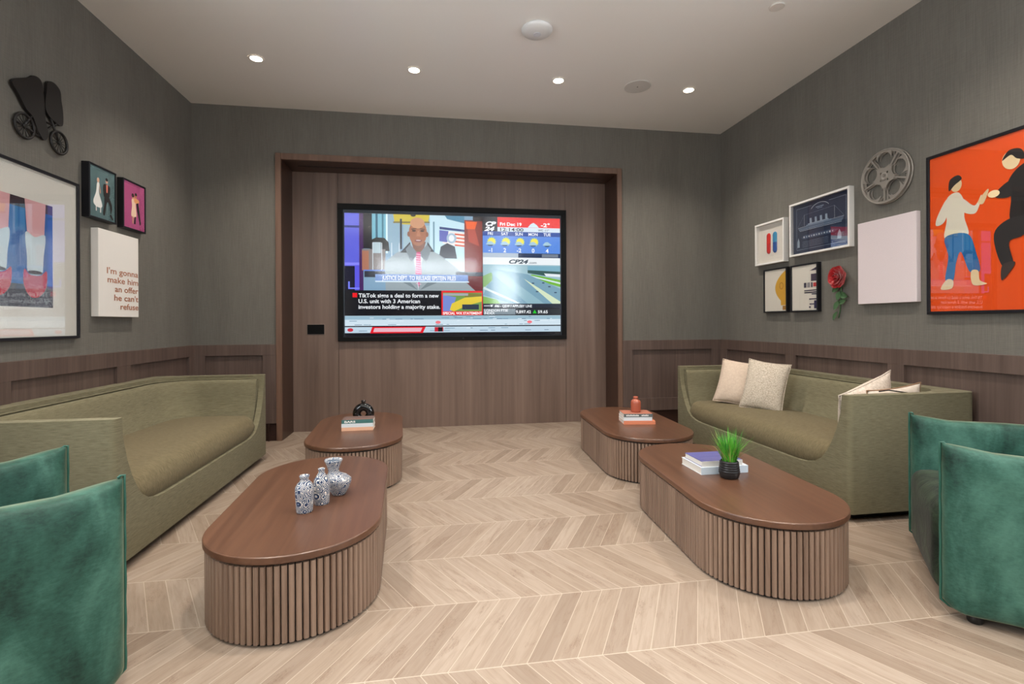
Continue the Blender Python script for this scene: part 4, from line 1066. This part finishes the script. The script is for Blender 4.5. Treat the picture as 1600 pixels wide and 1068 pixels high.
bm = bmesh.new(); tube(bm, [(0, 0.08, 0.02), (0.004, 0.0, 0.02), (-0.006, -0.08, 0.016), (-0.02, -0.16, 0.01), (-0.04, -0.22, 0.006)], 0.0045, 8); link('stem', bm, M_LF, rs)
def leaf(cx, cy, L, W_, ang_):
    bm = bmesh.new(); n = 8; rows = []
    for i in range(n + 1):
        t_ = i / n; hw = W_ * math.sin(PI * min(1, t_ * 0.98 + 0.02)) ** 0.7 * (1 - 0.3 * t_) * (1 + 0.10 * (i % 2))
        ca, sa = math.cos(ang_), math.sin(ang_)
        row_ = []
        for s in (-1, 0, 1):
            x, y = t_ * L, s * hw
            row_.append(bm.verts.new((cx + x * ca - y * sa, cy + x * sa + y * ca, 0.022 + 0.010 * abs(s) + 0.006 * math.sin(t_ * 3))))
        rows.append(row_)
    for a, b in zip(rows, rows[1:]):
        for k in range(2): bm.faces.new((a[k], a[k + 1], b[k + 1], b[k]))
    link('leaf', bm, M_LF, rs, smooth=True)
leaf(-0.005, 0.05, 0.09, 0.030, math.radians(215)); leaf(0.0, -0.02, 0.085, 0.030, math.radians(-20)); leaf(-0.01, -0.08, 0.09, 0.026, math.radians(235)); leaf(0.0, 0.0, 0.08, 0.028, math.radians(250)); leaf(-0.01, -0.10, 0.08, 0.022, math.radians(20)); leaf(-0.03, -0.17, 0.08, 0.020, math.radians(240))

# ------------------------------------------------------------------ ceiling fixtures
M_DIF = mat('downlight_lens', (255, 240, 220), 0.5, emit=(255, 238, 214), estr=14.0)
M_TRIM = mat('downlight_trim', (236, 232, 226), 0.5)
def downlight(x, y, label):
    root = thing('downlight', label, 'ceiling light', (x, y, ZC), group='recessed ceiling downlights')
    bm = bmesh.new(); lathe(bm, [(0.047, -0.001), (0.047, -0.004), (0.062, -0.005), (0.064, -0.001)], 36, cap=False); link('trim_ring', bm, M_TRIM, root)
    bm = bmesh.new(); lathe(bm, [(0.047, -0.001), (0.047, -0.0025)], 32); link('lens', bm, M_DIF, root)
    l = bpy.data.lights.new('downlight_lamp', 'SPOT'); l.energy = SPOT_W; l.color = (1.0, 0.91, 0.80); l.spot_size = math.radians(125); l.spot_blend = 0.9; l.shadow_soft_size = 0.045
    lo = bpy.data.objects.new('lamp', l); COL.objects.link(lo); lo.parent = root; lo.location = (0, 0, -0.012)
    return root
XS = (-1.472, -0.168, 1.140, 2.430)
names = ('recessed round downlight nearest the wall with the bicycle ornament', 'recessed round downlight above the screen side bearing the presenter', 'recessed round downlight above the screen side bearing the weather forecast', 'recessed round downlight nearest the wall with the film reel')
for x, nme in zip(XS, names): downlight(x, 4.42, nme)
for y, rown in ((2.1, 'above the coffee tables'), (-0.2, 'above the entrance side of the lounge'), (-2.5, 'by the rear windows')):
    for x, c in zip(XS, ('beside the bicycle wall', 'just off the bicycle wall side', 'just off the film reel side', 'beside the film reel wall')):
        downlight(x, y, 'recessed round downlight ' + rown + ', ' + c)
ap = thing('ceiling_sensor', 'white domed disc device mounted on the ceiling', 'smoke detector', (0.780, 3.667, ZC))
bm = bmesh.new(); lathe(bm, [(0.112, 0), (0.118, -0.006), (0.118, -0.012), (0.108, -0.026), (0.085, -0.036), (0.045, -0.042), (0.0005, -0.043)], 48); link('housing', bm, mat('device_white', (222, 222, 222), 0.35), ap)
bm = bmesh.new(); lathe(bm, [(0.030, 0), (0.030, -0.003), (0.027, -0.004)], 28, c=(0, 0, -0.0415)); link('centre_cap', bm, mat('device_grey', (206, 208, 214), 0.3), ap)
spk = thing('ceiling_speaker', 'flat round grey speaker grille set flush in the ceiling', 'speaker', (1.910, 4.422, ZC))
bm = bmesh.new(); lathe(bm, [(0.124, 0), (0.124, -0.004), (0.118, -0.005)], 48); link('grille', bm, mat('grille_grey', (206, 204, 200), 0.7), spk)
bm = bmesh.new(); lathe(bm, [(0.006, -0.005), (0.006, -0.007)], 12); link('centre_dot', bm, mat('dot_grey', (90, 88, 86), 0.6), spk)
spr = thing('sprinkler_cover', 'small white round sprinkler cover plate on the ceiling', 'sprinkler', (2.412, 3.156, ZC))
bm = bmesh.new(); lathe(bm, [(0.050, 0), (0.050, -0.006), (0.046, -0.008)], 36); link('cover_plate', bm, mat('sprinkler_white', (220, 216, 210), 0.4), spr)

# ------------------------------------------------------------------ things on the tables
# patterned vases
M_VASE = mat('blue_white_ceramic', (200, 210, 216), 0.4); t = NT(M_VASE)
co = t.coords('Object', (1, 1, 1))
vo = t.n('ShaderNodeTexVoronoi'); vo.inputs['Scale'].default_value = 34; t.l(co, vo.inputs['Vector'])
wv = t.math('SINE', t.math('MULTIPLY', vo.outputs['Distance'], 34.0))
ns = t.noise(co, 120, 3, 0.6)
f = t.math('ADD', t.math('MULTIPLY', wv, 0.35), t.math('MULTIPLY', ns, 0.9))
t.l(t.ramp(f, [(0.30, lin((26, 46, 80))), (0.48, lin((78, 108, 142))), (0.60, lin((140, 160, 178))), (0.70, lin((220, 210, 196)))]), t.b.inputs['Base Color'])
def lathe_thing(name, label, cat, loc, prof, m, part='body', group=None, seg=48, mouth=None, lean=0.0):
    root = thing(name, label, cat, loc, group=group)
    bm = bmesh.new(); lathe(bm, prof, seg, cap=False); bm.faces.new([v for v in bm.verts[:seg]])
    link(part, bm, m, root)
    if lean:
        for v in root.children[0].data.vertices:
            k = min(1.0, max(0.0, (v.co.z - 0.07) / 0.05)); v.co.x -= lean * k * k * (3 - 2 * k)
    if mouth:
        bm = bmesh.new(); lathe(bm, [(mouth[0], mouth[1]), (mouth[0] * 0.98, mouth[1] - 0.0008)], 28, c=(-lean, 0, 0)); link('mouth', bm, mat('vase_inside', (70, 84, 100), 0.8), root)
    return root
lathe_thing('vase', 'blue and white bottle vase, widest of the straight-sided pair', 'vase', (-0.596, 2.385, TT),
            [(0.034, 0), (0.036, 0.004), (0.038, 0.05), (0.041, 0.095), (0.040, 0.112), (0.032, 0.128), (0.020, 0.142), (0.0175, 0.150), (0.021, 0.160), (0.022, 0.166), (0.018, 0.166), (0.015, 0.15)], M_VASE, group='patterned vases', mouth=(0.017, 0.158))
lathe_thing('vase', 'blue and white slender bottle vase between the other two', 'vase', (-0.541, 2.478, TT),
            [(0.033, 0), (0.035, 0.004), (0.037, 0.05), (0.037, 0.10), (0.033, 0.118), (0.022, 0.135), (0.014, 0.148), (0.013, 0.156), (0.016, 0.164), (0.0165, 0.168), (0.013, 0.168), (0.011, 0.155)], M_VASE, group='patterned vases', mouth=(0.012, 0.162))
lathe_thing('vase', 'blue and white vase with a flared off-centre cup neck and wide belly', 'vase', (-0.484, 2.600, TT),
            [(0.030, 0), (0.033, 0.004), (0.048, 0.03), (0.060, 0.062), (0.062, 0.078), (0.052, 0.094), (0.033, 0.105), (0.026, 0.115), (0.026, 0.128), (0.034, 0.150), (0.042, 0.168), (0.044, 0.176), (0.041, 0.177), (0.037, 0.165), (0.03, 0.15)], M_VASE, group='patterned vases', mouth=(0.036, 0.166), lean=0.026)

# books
M_PAGE = mat('book_pages', (226, 222, 214), 0.8); 
def book(name_label, loc, W, Dp, H_, rz, cover, spine, marks=(), texts=(), group=None, art=None):
    """spine faces local -y; origin at the spine's left bottom corner"""
    root = thing('book', name_label, 'book', loc, rz, group)
    bm = bmesh.new(); box(bm, 0.003, W - 0.003, 0.004, Dp - 0.004, 0.002, H_ - 0.002); link('pages', bm, M_PAGE, root)
    bm = bmesh.new(); box(bm, 0, W, 0, Dp, 0, 0.002, 0); box(bm, 0, W, 0, Dp, H_ - 0.002, H_, 0); box(bm, 0, W, -0.001, 0.002, 0, H_, 1)
    link('cover', bm, [cover, spine], root, bevel=0.0006)
    if marks:
        bm = bmesh.new()
        for a, b in marks:
            n = int((b - a) / 0.012)
            for k in range(n): box(bm, a + k * 0.012, a + k * 0.012 + 0.008, -0.0018, -0.001, 0.008, 0.019 + 0.002 * (k % 2))
        link('spine_print', bm, WT, root)
    if texts:
        bm = bmesh.new(); mats_ = []
        for (s, a, b, h, w_, m) in texts:
            if m not in mats_: mats_.append(m)
            text_into(bm, s, a, b, 0.0, h, mats_.index(m), w_, 'l', 0.03)
        if texts: link('spine_title', bm, mats_, root, loc=(0, -0.0016, 0), rot=(PI / 2, 0, 0))
    if art:
        pp = Pic()
        for pts, m in art: pp.poly(pts, m)
        o = pp.build('cover_art', root, H_ + 0.0002)
    return root
WT = mat('title_white', (240, 240, 236), 0.6); GT = mat('title_grey', (130, 130, 126), 0.6)
# books with the ring vase
book('pale peach book at the bottom of the stack before the ring vase', (-0.744, 4.112, TT), 0.246, 0.16, 0.029, 0.01, mat('bk_peach', (220, 178, 150), 0.5), mat('bk_peach_s', (226, 176, 146), 0.5), group='books by the ring vase')
book('white book in the middle of the stack before the ring vase', (-0.744, 4.112, TT + 0.029), 0.246, 0.16, 0.030, 0.01, mat('bk_white', (222, 226, 228), 0.5), mat('bk_white_s', (214, 220, 224), 0.5), group='books by the ring vase')
book('teal-spined book on top of the stack before the black ring vase', (-0.743, 4.113, TT + 0.059), 0.245, 0.16, 0.030, 0.01, mat('bk_dusk', (104, 84, 78), 0.5), mat('bk_teal', (66, 112, 108), 0.5),
     texts=[('BARS', 0.022, 0.007, 0.015, 0.085, WT)], group='books by the ring vase',
     art=[([(0.03, 0.02), (0.22, 0.02), (0.22, 0.035), (0.03, 0.035)], mat('bk_art', (150, 110, 100), 0.5))])
# ring vase on the books
rv = thing('ring_vase', 'glossy black ring-shaped vase with a short neck standing behind the stacked books', 'vase', (-0.602, 4.325, TT))
M_RV = mat('black_glaze', (8, 8, 10), 0.12, coat=0.5)
bm = bmesh.new(); RM, rm = 0.055, 0.034; NU, NV_ = 48, 20
# torus standing upright, its lowest part flattened
vs = [[bm.verts.new(((RM + rm * math.cos(b)) * math.cos(a), 0.9 * rm * math.sin(b), 0.101 + (RM + rm * math.cos(b)) * math.sin(a))) for b in [2 * PI * j / NV_ for j in range(NV_)]] for a in [2 * PI * i / NU for i in range(NU)]]
for i in range(NU):
    for j in range(NV_): bm.faces.new((vs[i][j], vs[(i + 1) % NU][j], vs[(i + 1) % NU][(j + 1) % NV_], vs[i][(j + 1) % NV_]))
link('body', bm, M_RV, rv, smooth=True)
bm = bmesh.new(); lathe(bm, [(0.017, 0.176), (0.0165, 0.196), (0.020, 0.206), (0.021, 0.211), (0.016, 0.211), (0.013, 0.198)], 28, cap=False); link('neck', bm, M_RV, rv)
bm = bmesh.new(); lathe(bm, [(0.030, 0), (0.031, 0.004), (0.022, 0.014), (0.020, 0.024)], 28); link('foot', bm, M_RV, rv)

# books with the orange vase
a_ = -0.17
book('terracotta book at the bottom of the stack under the orange vase', (1.571, 3.956, TT), 0.268, 0.205, 0.030, a_ * 0.9, mat('bk_terra', (206, 124, 92), 0.5), mat('bk_terra_s', (214, 130, 96), 0.5), group='books by the orange vase')
book('white book in the middle of the stack under the orange vase', (1.573, 3.966, TT + 0.030), 0.243, 0.19, 0.030, a_ * 0.9, mat('bk_white', (222, 226, 228)), mat('bk_white_s', (214, 220, 224)), group='books by the orange vase')
book('grey-spined book directly under the orange vase', (1.576, 3.964, TT + 0.060), 0.243, 0.185, 0.028, a_ * 0.9, mat('bk_rust', (176, 112, 92), 0.5), mat('bk_slate', (96, 104, 104), 0.5),
     marks=[(0.020, 0.135), (0.150, 0.215)], group='books by the orange vase')
lathe_thing('vase', 'small glossy orange bottle vase with a tiny neck on stacked books', 'vase', (1.712, 4.035, TT + 0.088),
            [(0.034, 0), (0.040, 0.004), (0.0425, 0.012), (0.0425, 0.082), (0.039, 0.098), (0.028, 0.108), (0.018, 0.112), (0.0175, 0.118), (0.022, 0.124), (0.023, 0.130), (0.018, 0.133), (0.014, 0.128)], mat('orange_glaze', (168, 88, 66), 0.25, coat=0.3), mouth=(0.015, 0.126))

# books with the plant
book('thick pale blue book at the bottom beside the potted grass', (1.478, 2.572, TT), 0.288, 0.225, 0.041, 0.0, mat('bk_pale', (206, 214, 222), 0.5), mat('bk_pale_s', (196, 210, 222), 0.5), group='books by the potted grass')
book('book with a violet cover lying on the thick pale blue book', (1.490, 2.585, TT + 0.041), 0.250, 0.195, 0.030, 0.0, mat('bk_violet', (88, 88, 144), 0.4), mat('bk_grey', (206, 204, 200), 0.5), group='books by the potted grass',
     art=[([(0.03, 0.03), (0.22, 0.03), (0.22, 0.036), (0.03, 0.036)], mat('bk_v2', (120, 116, 160), 0.4)), ([(0.03, 0.06), (0.20, 0.06), (0.20, 0.066), (0.03, 0.066)], mat('bk_v2', (120, 116, 160))), ([(0.05, 0.12), (0.22, 0.12), (0.22, 0.124), (0.05, 0.124)], mat('bk_v2', (120, 116, 160)))])
pg = thing('potted_grass', 'artificial green grass in a small black ribbed pot on the table', 'potted plant', (1.606, 2.505, TT))
bm = bmesh.new()
prof = [(0.040, 0.0), (0.048, 0.006), (0.0525, 0.022)]
for k in range(5):
    z = 0.03 + k * 0.012; rr = 0.0555 - k * 0.0014
    prof += [(rr, z), (rr - 0.0012, z + 0.008), (rr + 0.0004, z + 0.0095)]
prof += [(0.046, 0.093), (0.043, 0.096), (0.040, 0.090)]
NSEG = 64
lathe(bm, prof, NSEG, cap=False); bm.faces.new([v for v in bm.verts[:NSEG]])
link('pot', bm, mat('pot_black', (34, 34, 36), 0.38), pg)
bm = bmesh.new(); lathe(bm, [(0.041, 0.084), (0.0405, 0.086)], 32); link('soil', bm, mat('soil', (40, 32, 24), 0.9), pg)
bm = bmesh.new(); rg = random.Random(11)
for k in range(280):
    a = rg.uniform(0, 2 * PI); r0 = 0.034 * math.sqrt(rg.random()); ln = rg.uniform(0.12, 0.205); lean = rg.uniform(0.05, 0.95) + (0.4 if rg.random() < 0.12 else 0)
    curl = rg.uniform(0.1, 0.9); wd = rg.uniform(0.0013, 0.0024); mi = 1 if (lean > 0.85 and rg.random() < 0.6) else (2 if rg.random() < 0.3 else 0)
    b0 = Vector((r0 * math.cos(a), r0 * math.sin(a), 0.084)); az = a + rg.uniform(-0.7, 0.7); od = Vector((math.cos(az), math.sin(az), 0)); td = Vector((-math.sin(az), math.cos(az), 0))
    p_ = b0.copy(); prev = None; nseg = 6
    for s in range(nseg + 1):
        t_ = s / nseg; th = lean * (0.45 + curl * t_ * 1.1)
        wv_ = wd * (1 - t_ ** 2 * 0.95) * (0.7 + 0.6 * math.sin(PI * min(1, t_ + 0.2)))
        cur = (bm.verts.new(p_ - td * wv_), bm.verts.new(p_ + td * wv_))
        if prev:
            f = bm.faces.new((prev[0], prev[1], cur[1], cur[0])); f.material_index = mi; f.smooth = True
        prev = cur; p_ = p_ + (od * math.sin(th) + Vector((0, 0, 1)) * math.cos(th)) * (ln / nseg)
go = link('grass_blades', bm, [mat('grass_green', (92, 176, 52), 0.5), mat('grass_dry', (168, 160, 96), 0.6), mat('grass_deep', (44, 124, 50), 0.5)], pg)
go['kind'] = 'stuff'
